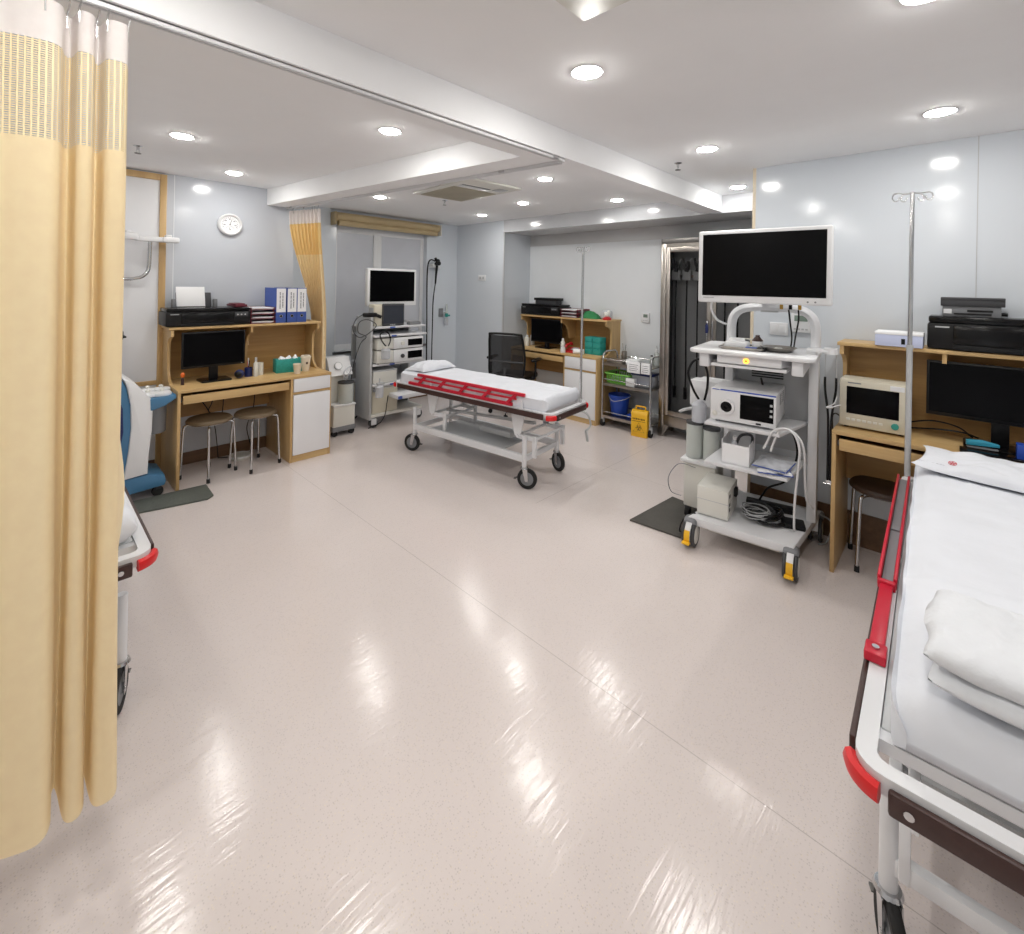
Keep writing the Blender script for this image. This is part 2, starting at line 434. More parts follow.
struct('wall_back', B().b2((-2.3, -2.6, 0), (-2.2, 5.7, CZ)), 'wall_white')
struct('wall_near', B().b2((-2.2, -2.7, 0), (XR, -2.6, CZ)), 'wall_white')
bb = B().b2((-2.2, YC - 0.012, 0), (1.82, YC, 0.1)).b2((1.82, YW - 0.012, 0), (XO, YW, 0.1)).b2((XO - 0.012, 4.34, 0), (XO, YW - 0.012, 0.1))
struct('baseboard_left', bb, 'base')
struct('baseboard_right', B().b2((XR - 0.012, -2.6, 0), (XR, 1.03, 0.2)), 'base')
# panels of the clock wall: a bright joint strip beside the wood-framed panel
struct('trim_6', B().b2((0.862, YC - 0.002, 0.1), (0.868, YC, CZ)), 'wall_white')
# wood framed white panel door in the clock wall
d = struct('door_1', B().b2((-0.35, YC - 0.02, 0.1), (0.80, YC, 2.36)), 'lam_white')
struct('door_frame', B().b2((0.765, YC - 0.035, 0.0), (0.81, YC, 2.385), 0.003).b2((-0.38, YC - 0.035, 2.335), (0.765, YC, 2.385), 0.003)
       .b2((-0.38, YC - 0.03, 0.70), (0.765, YC, 0.735), 0.003).b2((-0.38, YC - 0.035, 0.0), (-0.35, YC, 2.335), 0.003), 'oakv', d)
# window
w = struct('window_1', B().b2((wx0, YW + 0.075, wz0), (wx1, YW + 0.11, wz0 + 0.075), 0.004).b2((wx0, YW + 0.075, wz1 - 0.075), (wx1, YW + 0.11, wz1), 0.004)
           .b2((wx0, YW + 0.075, wz0 + 0.07), (wx0 + 0.05, YW + 0.11, wz1 - 0.07), 0.004).b2((wx1 - 0.05, YW + 0.075, wz0 + 0.07), (wx1, YW + 0.11, wz1 - 0.07), 0.004)
           .b2((3.09, YW + 0.065, wz0 + 0.07), (3.20, YW + 0.11, wz1 - 0.07), 0.004)
           .b2((3.145, YW + 0.062, wz0 + 0.07), (3.152, YW + 0.09, wz1 - 0.07)), 'white')
struct('window_pane', B().b2((wx0 + 0.04, YW + 0.085, wz0 + 0.06), (3.10, YW + 0.095, wz1 - 0.06)), 'frost', w)
struct('window_pane', B().b2((3.19, YW + 0.085, wz0 + 0.06), (wx1 - 0.04, YW + 0.095, wz1 - 0.06)), 'frost', w)
struct('window_sill', B().b2((wx0 - 0.02, YW - 0.02, wz0 - 0.025), (wx1 + 0.02, YW + 0.12, wz0)), 'darksteel', w)
# ceiling beams
struct('trim_7', B().b2((-2.2, 1.56, 2.25), (XO - 0.01, 1.735, CZ)), 'ceiling')
struct('trim_8', B().prism([(1.872, 1.735), (1.575, 4.66), (1.83, 4.9), (2.10, 1.735)], 'z', 2.25, CZ), 'ceiling')
# blind
t = thing('roller_blind', 'beige roller blind rolled up above the frosted window', 'blind', (3.25, YW - 0.08, 2.28))
obj('cassette', B().cyl((-0.74, 0.0, 0.03), (0.74, 0, 0.03), 0.048, n=20).b2((-0.75, -0.02, -0.02), (0.75, 0.075, 0.078), 0.005), 'blind', t)
obj('rolled_cloth', B().cyl((-0.71, -0.005, -0.045), (0.71, -0.005, -0.045), 0.032, n=20), 'blind', t)
obj('end_bracket', B().b2((-0.765, -0.05, -0.07), (-0.75, 0.078, 0.08), 0.004), 'blind', t)
obj('end_bracket', B().b2((0.75, -0.05, -0.07), (0.765, 0.078, 0.08), 0.004), 'offwhite', t)

# downlights
def downlight_mesh():
    t = thing('ceiling_downlight', '', 'ceiling light')
    obj('rim', B().lathe([(0.053, -0.001), (0.062, -0.004), (0.066, -0.001), (0.066, 0.0)], n=28), 'white', t)
    obj('lens', B().lathe([(0.0, -0.0135), (0.018, -0.013), (0.034, -0.0105), (0.046, -0.007), (0.053, -0.001)], n=28), 'lens', t)
    return t
LIGHTS = [
 (1.539, 1.074, 'round downlight alone in the middle of the near ceiling'),
 (2.872, 1.114, 'round downlight in front of the sprinkler near the beam'),
 (4.105, 1.33, 'round downlight by the end of the right wall, deepest right of the beam'),
 (2.967, 0.069, 'round downlight above the right-hand desk'),
 (1.419, 2.314, 'large round downlight in the left bay beside the curtain rail'),
 (0.655, 3.355, 'round downlight in the left bay nearest the yellow curtain'),
 (1.165, 4.182, 'round downlight in the left bay closest to the wall dial'),
 (2.875, 2.392, 'round downlight right of the air conditioner, nearest the rail corner'),
 (3.576, 3.263, 'round downlight over the mesh chair, second in the row beyond the beam'),
 (3.889, 4.225, 'round downlight in the far corner by the outlet wall'),
 (4.013, 2.419, 'round downlight in front of the steel cabinet header'),
 (2.457, 4.167, 'round downlight over the window side tower, left of the air conditioner'),
 (1.75, 0.07, 'round downlight just outside the picture, reflected in the right wall'),
 (0.2, 0.1, 'round downlight above the viewer, reflected in the right wall'),
 (0.15, 1.1, 'unseen added round downlight beside the beam above the yellow curtain'),  # this lamp and the next two are unseen, added to light the room
 (-0.35, 2.35, 'unseen added round downlight of the left bay hidden behind the yellow curtain'),
 (-0.5, 3.6, 'unseen added round downlight over the wood-framed panel, hidden by the curtain'),
 (1.6, -1.3, 'added round downlight behind the right gurney, outside the picture'),  # from here on, unseen lamps around the viewer, added for more light
 (2.9, -1.3, 'added round downlight over the far part of the right desk, outside the picture'),
 (0.2, -1.3, 'added unseen round downlight behind the viewer'),
 (-1.2, 0.1, 'added unseen round downlight left of the viewer'),
 (-1.2, 1.1, 'added unseen round downlight left of the viewer beside the beam'),
]
proto = downlight_mesh()
for i, (x, y, lb) in enumerate(LIGHTS):
    o = proto if i == 0 else dup(proto)
    o.location = (x, y, CZ); o['label'] = lb; o['group'] = 'round ceiling downlights'
for i, (x, y, lb) in enumerate([(3.072, 1.385, 'sprinkler head on the ceiling right of the beam'), (0.514, 3.834, 'sprinkler head on the left bay ceiling beside the curtain'), (2.977, 3.80, 'sprinkler head beside the air conditioner')]):
    t = thing('sprinkler', lb, 'sprinkler', (x, y, CZ), 0, 'ceiling sprinklers')
    obj('escutcheon', B().lathe([(0.0, -0.004), (0.012, -0.008), (0.026, -0.002), (0.026, 0)], n=18), 'chrome', t)
    obj('nozzle', B().cyl((0, 0, -0.006), (0, 0, -0.028), 0.008).b2((-0.010, -0.002, -0.046), (-0.007, 0.002, -0.026)).b2((0.007, -0.002, -0.046), (0.010, 0.002, -0.026)), 'chrome', t)
    obj('deflector', B().lathe([(0.0, -0.05), (0.018, -0.049), (0.018, -0.046), (0.0, -0.045)], n=12), 'darksteel', t)
# air conditioners
def cassette(loc, rz, sx, sy, label):
    t = thing('air_conditioner', label, 'air conditioner', loc, rz, 'ceiling air conditioners')
    obj('panel', B().b2((-sx / 2, -sy / 2, -0.022), (sx / 2, sy / 2, 0.0), 0.008), 'offwhite', t)
    g = B().b2((-sx / 2 + 0.05, -sy / 2 + 0.30, -0.027), (sx / 2 - 0.04, sy / 2 - 0.05, -0.021), 0.003)
    gr = obj('intake_grille', g, 'grille', t)
    sl = B()
    for k in range(22):
        y = -sy / 2 + 0.31 + k * (sy - 0.37) / 21
        sl.b2((-sx / 2 + 0.06, y, -0.0285), (sx / 2 - 0.05, y + 0.006, -0.0265))
    obj('grille_slat', sl, 'grille', gr)
    obj('louvre', B().b2((-sx / 2 + 0.06, -sy / 2 + 0.20, -0.030), (sx / 2 - 0.2, -sy / 2 + 0.25, -0.022), 0.003).b2((-sx / 2 + 0.06, -sy / 2 + 0.255, -0.0235), (sx / 2 - 0.2, -sy / 2 + 0.27, -0.0215)), 'white', t)
    obj('louvre_slot', B().b2((-sx / 2 + 0.06, -sy / 2 + 0.185, -0.0235), (sx / 2 - 0.2, -sy / 2 + 0.199, -0.0215)), 'dgrey', t)
    obj('outlet_flap', B().b2((sx / 2 - 0.17, -sy / 2 + 0.1, -0.027), (sx / 2 - 0.07, -sy / 2 + 0.21, -0.0215), 0.004).b2((sx / 2 - 0.15, -sy / 2 + 0.12, -0.0285), (sx / 2 - 0.1, -sy / 2 + 0.14, -0.0265)), 'lgrey', t)
    return t
cassette((2.755, 3.215, CZ), R(-4), 0.56, 0.88, 'ceiling cassette air conditioner with beige grille beyond the cross beam')
cassette((0.82, 0.45, CZ), R(180), 0.78, 0.82, 'ceiling air conditioner panel at the top edge above the viewer')
# curtain rails
def rail(p0, p1, label):
    p0, p1 = Vector(p0), Vector(p1); d = p1 - p0; L = d.length
    t = thing('curtain_rail', label, 'curtain rail', p0, math.atan2(d.y, d.x), 'curtain rails')
    obj('track', B().b2((0, -0.011, -0.017), (L, -0.008, 0)).b2((0, 0.008, -0.017), (L, 0.011, 0)).b2((0, -0.011, -0.003), (L, 0.011, 0))
        .b2((0, -0.011, -0.018), (L, -0.003, -0.015)).b2((0, 0.003, -0.018), (L, 0.011, -0.015)), 'white', t)
    for a in (0.4, L - 0.1): obj('mounting_clip', B().b2((a, -0.015, -0.014), (a + 0.04, 0.015, 0.0)), 'chrome', t)
    return t
rail((-1.2, 1.585, 2.25), (2.06, 1.585, 2.25), 'aluminium curtain rail under the long beam, leading to the yellow curtain')
rail((2.075, 1.61, 2.25), (1.752, 4.64, 2.25), 'aluminium curtain rail under the cross beam, leading to the far curtain')
# ------------------------------------------------------------------ trolleys (gurneys) and their linen
def caster(parent, x, y, rw, zt, face=0.0, tyre='rubber'):
    """swivel caster: fork from zt down to a wheel of radius rw on the floor"""
    c, s = math.cos(face), math.sin(face); off = 0.025
    wx, wy = x - off * c, y - off * s
    def P(a, b_, z): return (wx + a * c - b_ * s, wy + a * s + b_ * c, z)
    f = B()
    f.cyl((x, y, rw * 1.9), (x, y, zt), 0.013, n=12).lathe([(0.0, rw * 2.12), (0.026, rw * 2.1), (0.03, rw * 1.98), (0.022, rw * 1.9), (0.0, rw * 1.88)], (x, y, 0), 16)
    for sd in (-1, 1):
        w = 0.019 * sd
        f.prism([(-0.012, rw * 0.75), (0.012, rw * 0.75), (0.036, rw * 1.96), (-0.004, rw * 1.96)], 'y', w - 0.0015, w + 0.0015)
        for v in f.last:
            v.co = Vector(P(v.co.x, v.co.y, v.co.z))
    f.cyl(P(0, -0.022, rw), P(0, 0.022, rw), 0.006, n=10)
    fork = obj('caster_fork', f, 'chrome', parent)
    q = Matrix(((c, -s, 0), (s, c, 0), (0, 0, 1))) @ Matrix.Rotation(R(90), 3, 'X')
    wheel = obj('wheel', B().lathe([(rw * 0.66, -0.012), (rw * 0.95, -0.013), (rw, -0.006), (rw, 0.006), (rw * 0.95, 0.013), (rw * 0.66, 0.012)], (wx, wy, rw), 28, q, True), tyre, fork)
    obj('wheel_disc', B().lathe([(0.0, -0.0135), (rw * 0.2, -0.0135), (rw * 0.25, -0.009), (rw * 0.68, -0.0095), (rw * 0.68, 0.0095), (rw * 0.25, 0.009), (rw * 0.2, 0.0135), (0.0, 0.0135)], (wx, wy, rw), 24, q), 'greyplast', fork)
    obj('brake_pedal', B().tube([P(0.045, 0.0, rw * 1.5), P(0.07, 0, rw * 1.1), P(0.095, 0, rw * 0.9)], 0.007, 8, 4).box(P(0.095, 0, rw * 0.9), (0.02, 0.03, 0.006), 0.002, face), 'darksteel', fork)

def rrect(x0, x1, y0, y1, r, n=5):
    P = []
    for cx, cy, a in ((x1 - r, y1 - r, 0), (x0 + r, y1 - r, 90), (x0 + r, y0 + r, 180), (x1 - r, y0 + r, 270)):
        for k in range(n + 1):
            t = R(a + 90 * k / n); P.append((cx + r * math.cos(t), cy + r * math.sin(t)))
    return P

def gurney(label, L, W, zf, folded, rz, loc, near):
    """patient trolley; local x runs along its length (near end at -L/2), origin on the floor"""
    t = thing('patient_trolley', label, 'hospital trolley', loc, rz, 'patient trolleys')
    hx, hy = L / 2, W / 2
    fr = B()
    o_, i_ = rrect(-hx, hx, -hy, hy, 0.05), rrect(-hx + 0.034, hx - 0.034, -hy + 0.034, hy - 0.034, 0.022)
    n = len(o_)
    V = [[fr.b.verts.new((x, y, z)) for x, y in P] for P, z in ((o_, zf - 0.02), (o_, zf + 0.016), (i_, zf + 0.016), (i_, zf - 0.02))]
    for a in range(4):
        A, C = V[a], V[(a + 1) % 4]
        for k in range(n): fr.b.faces.new((A[k], A[(k + 1) % n], C[(k + 1) % n], C[k]))
    bmesh.ops.recalc_face_normals(fr.b, faces=fr.b.faces[:])
    fr.b2((-hx + 0.10, -hy + 0.03, zf - 0.018), (-hx + 0.135, hy - 0.03, zf + 0.008)).b2((hx - 0.135, -hy + 0.03, zf - 0.018), (hx - 0.10, hy - 0.03, zf + 0.008))
    fr.b2((-0.02, -hy + 0.03, zf - 0.018), (0.02, hy - 0.03, zf + 0.008))
    obj('top_frame', fr, 'steelwhite', t)
    obj('bed_deck', B().b2((-hx + 0.13, -hy + 0.035, zf - 0.006), (hx - 0.06, hy - 0.035, zf + 0.012), 0.004), 'lgrey', t)
    for sy in (-1, 1):
        obj('bumper_strip', B().b2((-hx + 0.07, sy * (hy + 0.001), zf - 0.034), (hx - 0.07, sy * (hy + 0.013), zf + 0.008), 0.004), 'brown', t)
    for sx in (-1, 1):
        st = obj('bumper_strip', B().b2((sx * (hx + 0.001), -hy + 0.055, zf - 0.040), (sx * (hx + 0.016), hy - 0.055, zf + 0.004), 0.005), 'brown', t)
        for sy in (-1, 1):
            obj('screw', B().cyl((sx * (hx + 0.0145), sy * (hy - 0.085), zf - 0.017), (sx * (hx + 0.0185), sy * (hy - 0.085), zf - 0.017), 0.008, n=10), 'chrome', st)
    for sx in (-1, 1):
        for sy in (-1, 1):
            cb = B(); pts = []
            for k in range(9):
                a = R(8 + 74 * k / 8); pts.append((sx * (hx - 0.05 + 0.058 * math.cos(a)), sy * (hy - 0.05 + 0.058 * math.sin(a)), zf - 0.016))
            cb.tube(pts, 0.013, 8, 2)
            for v in cb.b.verts: v.co.z = (v.co.z - zf + 0.016) * 1.5 + zf - 0.014
            obj('corner_bumper', cb, 'bumper', t)
    # base
    wb, tr = L * 0.35, W * 0.42
    obj('base_frame', B().b2((-wb, -tr - 0.014, 0.20), (wb, -tr + 0.014, 0.255), 0.004).b2((-wb, tr - 0.014, 0.20), (wb, tr + 0.014, 0.255), 0.004)
        .b2((-wb - 0.014, -tr, 0.205), (-wb + 0.014, tr, 0.245), 0.003).b2((wb - 0.014, -tr, 0.205), (wb + 0.014, tr, 0.245), 0.003), 'steelwhite', t)
    obj('base_shelf', B().b2((-wb * 0.55, -tr + 0.012, 0.205), (wb * 0.8, tr - 0.012, 0.217)), 'lgrey', t)
    for sx in (-1, 1):
        for sy in (-1, 1):
            obj('corner_post', B().cyl((sx * wb, sy * tr, 0.16), (sx * wb, sy * tr, 0.40), 0.0185, n=18).cyl((sx * wb, sy * tr, 0.398), (sx * wb, sy * tr, 0.404), 0.0165, n=18), 'steelwhite', t)
            caster(t, sx * wb, sy * tr, 0.078, 0.165, R(0 if sx < 0 else 180) + sy * 0.35)
    # lifting gear: tapered side plates, link arms, cross tubes
    for px in (-0.30 * L, 0.24 * L):
        for sy in (-1, 1):
            y0 = sy * (tr - 0.03)
            obj('lift_plate', B().prism([(px - 0.075, zf - 0.018), (px + 0.075, zf - 0.018), (px + 0.03, zf - 0.22), (px + 0.0, zf - 0.235), (px - 0.025, zf - 0.22)], 'y', y0 - 0.004, y0 + 0.004), 'steelwhite', t)
        cx = px - 0.16
        obj('link_arm', B().box(((px + cx) / 2, -tr + 0.012 + 0.03, zf - 0.225), (0.19, 0.022, 0.034), 0.003).box(((px + cx) / 2, tr - 0.042, zf - 0.225), (0.19, 0.022, 0.034), 0.003)
            .cyl((px, -tr + 0.02, zf - 0.222), (px, tr - 0.02, zf - 0.222), 0.012, n=12), 'steelwhite', t)
        obj('link_upright', B().box((cx, -tr + 0.03, zf - 0.28), (0.034, 0.02, 0.16), 0.003).box((cx, tr - 0.03, zf - 0.28), (0.034, 0.02, 0.16), 0.003)
            .cyl((cx, -tr + 0.02, zf - 0.225), (cx, tr - 0.02, zf - 0.225), 0.011, n=12), 'steelwhite', t)
    obj('lift_spindle', B().cyl((-wb + 0.05, 0.02, zf - 0.16), (0.24 * L, 0.02, zf - 0.225), 0.014, n=12).box((-0.1 * L, 0.02, 0.30), (0.34, 0.07, 0.045), 0.006), 'lgrey', t)
    cy = -tr * 0.72 if near is not None else tr * 0.72
    obj('crank_handle', B().tube([(-hx + 0.02, cy, zf - 0.045), (-hx - 0.03, cy, zf - 0.05), (-hx - 0.05, cy - 0.03, zf - 0.09), (-hx - 0.055, cy - 0.05, zf - 0.16), (-hx - 0.04, cy - 0.02, zf - 0.19), (-hx - 0.03, cy - 0.02, zf - 0.20)], 0.008, 8, 4)
        .cyl((-hx - 0.03, cy - 0.02, zf - 0.195), (-hx - 0.028, cy - 0.055, zf - 0.29), 0.011, n=10), 'lgrey', t)
    # fold-down red side rails
    for sy in ((-1, 1) if near is not None else ()):
        y = sy * (hy - 0.012); x0, x1 = -0.36 * L, 0.38 * L
        if folded or sy != near:
            y = sy * (hy - 0.010); x0, x1 = -0.325 * L, 0.44 * L
            sr = B().b2((x0, y - 0.016, zf + 0.017), (x0 + 0.20 * L, y + 0.016, zf + 0.035), 0.004)
            sr.b2((x0 - 0.015, y - 0.022, zf + 0.017), (x0 + 0.04, y + 0.022, zf + 0.041), 0.004).b2((x0 + 0.19 * L, y - 0.022, zf + 0.017), (x0 + 0.20 * L, y + 0.022, zf + 0.043), 0.004)
            sr.b2((x0 + 0.20 * L, y - 0.024, zf + 0.017), (x1, y - 0.015, zf + 0.05), 0.003).b2((x0 + 0.20 * L, y + 0.015, zf + 0.017), (x1, y + 0.024, zf + 0.05), 0.003)
            r_ = obj('side_rail', sr, 'red', t); r_['label'] = 'red folded side rail'
            obj('rail_channel', B().b2((x0 + 0.205 * L, y - 0.013, zf + 0.018), (x1 - 0.01, y + 0.013, zf + 0.03)).b2((x0 + 0.42 * L, y - 0.013, zf + 0.03), (x0 + 0.44 * L, y + 0.013, zf + 0.036)), 'greyplast', r_)
            obj('rail_pivot', B().cyl((x0 + 0.012, y, zf + 0.04), (x0 + 0.012, y, zf + 0.046), 0.008, n=10), 'chrome', r_)
        else:
            zl, zu = zf + 0.028, zf + 0.118
            lo = B().b2((x0 + 0.12, y - 0.012, zl - 0.012), (x1, y + 0.012, zl + 0.014), 0.004)
            r_ = obj('side_rail', lo, 'red', t); r_['label'] = 'red slatted side rail'
            obj('top_bar', B().b2((x0, y - 0.012, zu - 0.014), (x1 - 0.12, y + 0.012, zu + 0.012), 0.005), 'red', r_)
            N = 5
            for k in range(N):
                xb = x0 + 0.14 + (x1 - x0 - 0.30) * k / (N - 1)
                obj('rail_link', B().prism([(xb + 0.02, zl), (xb + 0.055, zl), (xb - 0.045, zu), (xb - 0.085, zu)], 'y', y - 0.007, y + 0.007, 0.002), 'red', r_)
            obj('middle_bar', B().b2((x0 + 0.08, y - 0.005, zf + 0.068), (x1 - 0.07, y + 0.005, zf + 0.084), 0.002), 'red', r_)
            for xb in (x0 + 0.02, x0 + 0.16, x1 - 0.3): obj('rail_post', B().b2((xb, y - 0.006, zf + 0.01), (xb + 0.014, y + 0.006, zf + 0.07)), 'steelwhite', r_)
    return t

def fbm(x, y, z, s): return noise.noise(Vector((x, y, z)) * s)
def mattress(label, L, W, z0, h, loc, rz, seed=0.0, sag=0.0, r=0.04):
    """thin mattress under a white sheet: rounded slab with soft wrinkles and a slightly uneven hem"""
    b = B(); nu, nv = 90, 56
    hw = W / 2
    # cross-section loop (y,z), from underside left round to underside right and back
    per = 2 * (W + h)
    def sect(v):
        d = v * per; 
        if d < W: return (-hw + d, h)
        d -= W
        if d < h: return (hw, h - d)
        d -= h
        if d < W: return (hw - d, 0.0)
        return (-hw, d - W)
    def fn(u, v):
        y, z = sect(v); x = (u - 0.5) * L
        # round the plan corners and the edges
        ex = min(x + L / 2, L / 2 - x)
        k = 1.0
        if ex < r: k = 1 - (hw * 0 + 0.10) * (1 - math.sqrt(max(0, 1 - (1 - ex / r) ** 2)))
        yy = y * k
        zz = z
        if ex < r: zz = h / 2 + (z - h / 2) * (0.45 + 0.65 * math.sqrt(max(0, 1 - (1 - ex / r) ** 2)))
        ed = hw - abs(y)
        if z >= h - 1e-6:
            zz -= 0.5 * r * max(0, 1 - ed / r) ** 2
            zz += 0.006 * fbm(x + seed, y, 0, 5.0) + 0.0035 * fbm(x * 0.6 + seed, y * 3, 3, 14.0)
            zz += 0.004 * max(0, fbm(x * 1.0 + seed, y * 0.25 + x * 0.4, 7, 9.0)) ** 2 * 4
        if z < h * 0.999 and z > 1e-6:
            yy += math.copysign(0.007 * fbm(x * 1.2 + seed, z * 0.5, 2.0, 5.0) + 0.004, y)
        if z <= 1e-6 and abs(abs(y) - hw) < 1e-6:
            zz += 0.008 * fbm(x + seed, 1, 5, 10.0)
        if sag and x < -L / 2 + 0.3: zz -= sag * ((-L / 2 + 0.3 - x) / 0.3) ** 2 * (1 if z > 0 else 0.2)
        return (x, yy, max(zz, -0.004) )
    b.grid(fn, nu, nv)
    bmesh.ops.remove_doubles(b.b, verts=b.b.verts[:], dist=1e-5)
    be = [e for e in b.b.edges if e.is_boundary]
    bmesh.ops.holes_fill(b.b, edges=be, sides=0)
    bmesh.ops.recalc_face_normals(b.b, faces=b.b.faces[:])
    o = obj('mattress', b, 'sheet', None, 60, loc, rz)
    return tag(o, label, 'mattress', 'sheeted trolley mattresses')

def pillow(label, L, W, h, loc, rz, seed=0.0, m='sheet', droop=0.0):
    b = B(); n = 40
    def prof(u, v):
        a, c = abs(2 * u - 1), abs(2 * v - 1)
        return ((1 - a ** 3.2) ** 0.55) * ((1 - c ** 3.2) ** 0.55)
    def fn(sg):
        def f(u, v):
            p = prof(u, v)
            a, c = 2 * u - 1, 2 * v - 1
            pinch = 1 - 0.10 * (1 - abs(a) ** 2) * abs(c) ** 4
            pinch2 = 1 - 0.10 * (1 - abs(c) ** 2) * abs(a) ** 4
            x, y = a * L / 2 * pinch2, c * W / 2 * pinch
            z = sg * h / 2 * p
            if sg > 0: z = h * 0.72 * p + 0.018 * p ** 0.5 * fbm(x + seed, y, 1, 9.0) + 0.010 * p ** 0.5 * fbm(x * 2 + seed, y, 5, 16)
            else: z = -h * 0.0 - 0.0
            z += 0.010 * (1 - p) * (fbm(x + seed, y, 9, 6) + 0.4) + droop * abs(c) ** 3 * (1 - p)
            return (x, y, z if sg > 0 else z - 0.002 * p)
        return f
    b.grid(fn(1), n, n).grid(fn(-1), n, n)
    bmesh.ops.remove_doubles(b.b, verts=b.b.verts[:], dist=6e-4)
    bmesh.ops.recalc_face_normals(b.b, faces=b.b.faces[:])
    o = obj('pillow', b, m, None, 70, loc, rz)
    return tag(o, label, 'pillow', 'white pillows')

# trolley in the middle of the room: length runs roughly along the room's depth, near end towards the camera
GA = R(90 + 6.3)
def loc2(o, a, x, y, z=0.0):
    return (o[0] + x * math.cos(a) - y * math.sin(a), o[1] + x * math.sin(a) + y * math.cos(a), z)
GC = (2.835, 3.02, 0)
gurney('white patient trolley with red slatted rails standing in the middle of the room', 1.78, 0.555, 0.60, False, GA, GC, 1)
mattress('sheeted mattress on the middle trolley, in front of the mesh chair', 1.66, 0.50, 0.0, 0.105, loc2(GC, GA, 0.0, 0.0, 0.613), GA, 2.0)
pillow('white pillow at the far head end of the middle trolley', 0.26, 0.44, 0.095, loc2(GC, GA, 0.67, 0.0, 0.727), GA, 1.0)
# trolley at the right edge
GRA = R(1.5)
GR = (2.095, -0.12, 0)
gurney('white patient trolley at the right edge of the picture with a folded-down red rail', 1.92, 0.56, 0.625, True, GRA, GR, 0)
mattress('sheeted mattress on the right-hand trolley, under the folded blanket', 1.80, 0.475, 0.0, 0.125, loc2(GR, GRA, 0.02, -0.012, 0.638), GRA, 11.0, 0.03, 0.06)
pw = pillow('flat white pillow with a small red mark at the head of the right-hand trolley', 0.34, 0.56, 0.085, loc2(GR, GRA, 0.77, -0.055, 0.772), GRA + R(-6), 4.0, droop=0.03)
# printed mark on the pillow
pk = B()
for k in range(5):
    a = R(72 * k); pk.box((0.007 * math.cos(a), 0.007 * math.sin(a), 0), (0.009, 0.004, 0.001), 0, a)
pk.lathe([(0.012, -0.0005), (0.014, -0.0005), (0.014, 0.0005), (0.012, 0.0005)], n=20, ring=True)
o = obj('printed_emblem', pk, 'red', pw); o['label'] = 'small red printed emblem'
o.location = (-0.105, 0.15, 0.047); o.rotation_euler = (0, R(-22), 0)
o = print_line('printed_lettering', 0.8, 0.085, 0.009, 'ink', pw, Matrix.Translation((-0.125, 0.215, 0.036)) @ Matrix.Rotation(R(-90), 4, 'Z') @ Matrix.Rotation(R(-14), 4, 'X'))
# folded blanket
b = B()
def roll(x0, x1, y0, y1, z0, z1, sd):
    nu, nv = 44, 44
    hx_, hy_, h_ = (x1 - x0) / 2, (y1 - y0) / 2, z1 - z0
    def f(sg):
        def g(u, v):
            a, c = 2 * u - 1, 2 * v - 1
            e = (1 - abs(a) ** 5) ** 0.5 * (1 - abs(c) ** 6) ** 0.45
            x = (x0 + x1) / 2 + a * hx_ * (1 - 0.03 * abs(c) ** 3); y = (y0 + y1) / 2 + c * hy_ * (1 - 0.02 * abs(a) ** 3)
            z = z0 + h_ * (0.5 + 0.5 * sg * e)
            if sg > 0: z += 0.012 * e * fbm(x + sd, y, 0, 7) + 0.006 * e * fbm(x + sd, y * 2, 3, 18)
            x += 0.01 * fbm(y, z + sd, 2, 12); y += 0.012 * fbm(x, z * 2 + sd, 5, 11)
            return (x, y, z)
        return g
    b.grid(f(1), nu, nv).grid(f(-1), nu, nv)
roll(-0.15, 0.15, -0.19, 0.19, 0.0, 0.045, 1.0)
roll(-0.145, 0.155, -0.185, 0.20, 0.036, 0.098, 6.0)
bmesh.ops.remove_doubles(b.b, verts=b.b.verts[:], dist=5e-4)
bmesh.ops.recalc_face_normals(b.b, faces=b.b.faces[:])
o = obj('folded_blanket', b, 'blanket', None, 70, (1.375, -0.165, 0.766), GRA + R(-4))
tag(o, 'thick folded white blanket lying on the near end of the right-hand mattress', 'blanket')
# trolley half hidden by the big curtain
GLA = R(90)
GL = (0.035, 2.83, 0)
gurney('white patient trolley mostly hidden behind the big yellow curtain', 1.86, 0.56, 0.64, True, GLA, GL, None)
mattress('sheeted mattress on the trolley behind the big yellow curtain', 1.50, 0.46, 0.0, 0.12, loc2(GL, GLA, 0.16, 0.02, 0.653), GLA, 21.0)
b = B(); roll(-0.12, 0.12, -0.125, 0.125, 0.0, 0.11, 9.0)
bmesh.ops.remove_doubles(b.b, verts=b.b.verts[:], dist=5e-4); bmesh.ops.recalc_face_normals(b.b, faces=b.b.faces[:])
o = obj('folded_sheet', b, 'sheet', None, 70, loc2(GL, GLA, -0.735, -0.125, 0.658), GLA)
tag(o, 'bunched white sheet at the end of the trolley behind the curtain', 'sheet')

# drip poles socketed in the trolley corners
def drip_pole(label, loc, h, rz, step):
    t = thing('drip_pole', label, 'drip stand', loc, rz, 'drip poles')
    z0 = loc[2]
    obj('lower_tube', B().cyl((0, 0, 0), (0, 0, step), 0.0125, n=14).cyl((0, 0, step - 0.02), (0, 0, step), 0.0145, n=14), 'lgrey', t)
    obj('upper_tube', B().cyl((0, 0, step), (0, 0, h), 0.0095, n=14), 'chrome', t)
    for sx in (-1, 1):
        pts = [(0, 0, h - 0.004), (0, sx * 0.03, h - 0.006), (0, sx * 0.060, h - 0.002), (0, sx * 0.074, h - 0.008), (0, sx * 0.078, h - 0.026), (0, sx * 0.068, h - 0.040), (0, sx * 0.056, h - 0.036), (0, sx * 0.051, h - 0.020)]
        obj('hook', B().tube(pts, 0.0032, 6, 5), 'chrome', t)
        pts = [(0, sx * 0.02, h - 0.006), (0, sx * 0.036, h - 0.012), (0, sx * 0.045, h - 0.030), (0, sx * 0.036, h - 0.044), (0, sx * 0.025, h - 0.038), (0, sx * 0.022, h - 0.024)]
        obj('hook', B().tube(pts, 0.0032, 6, 5), 'chrome', t)
    return t
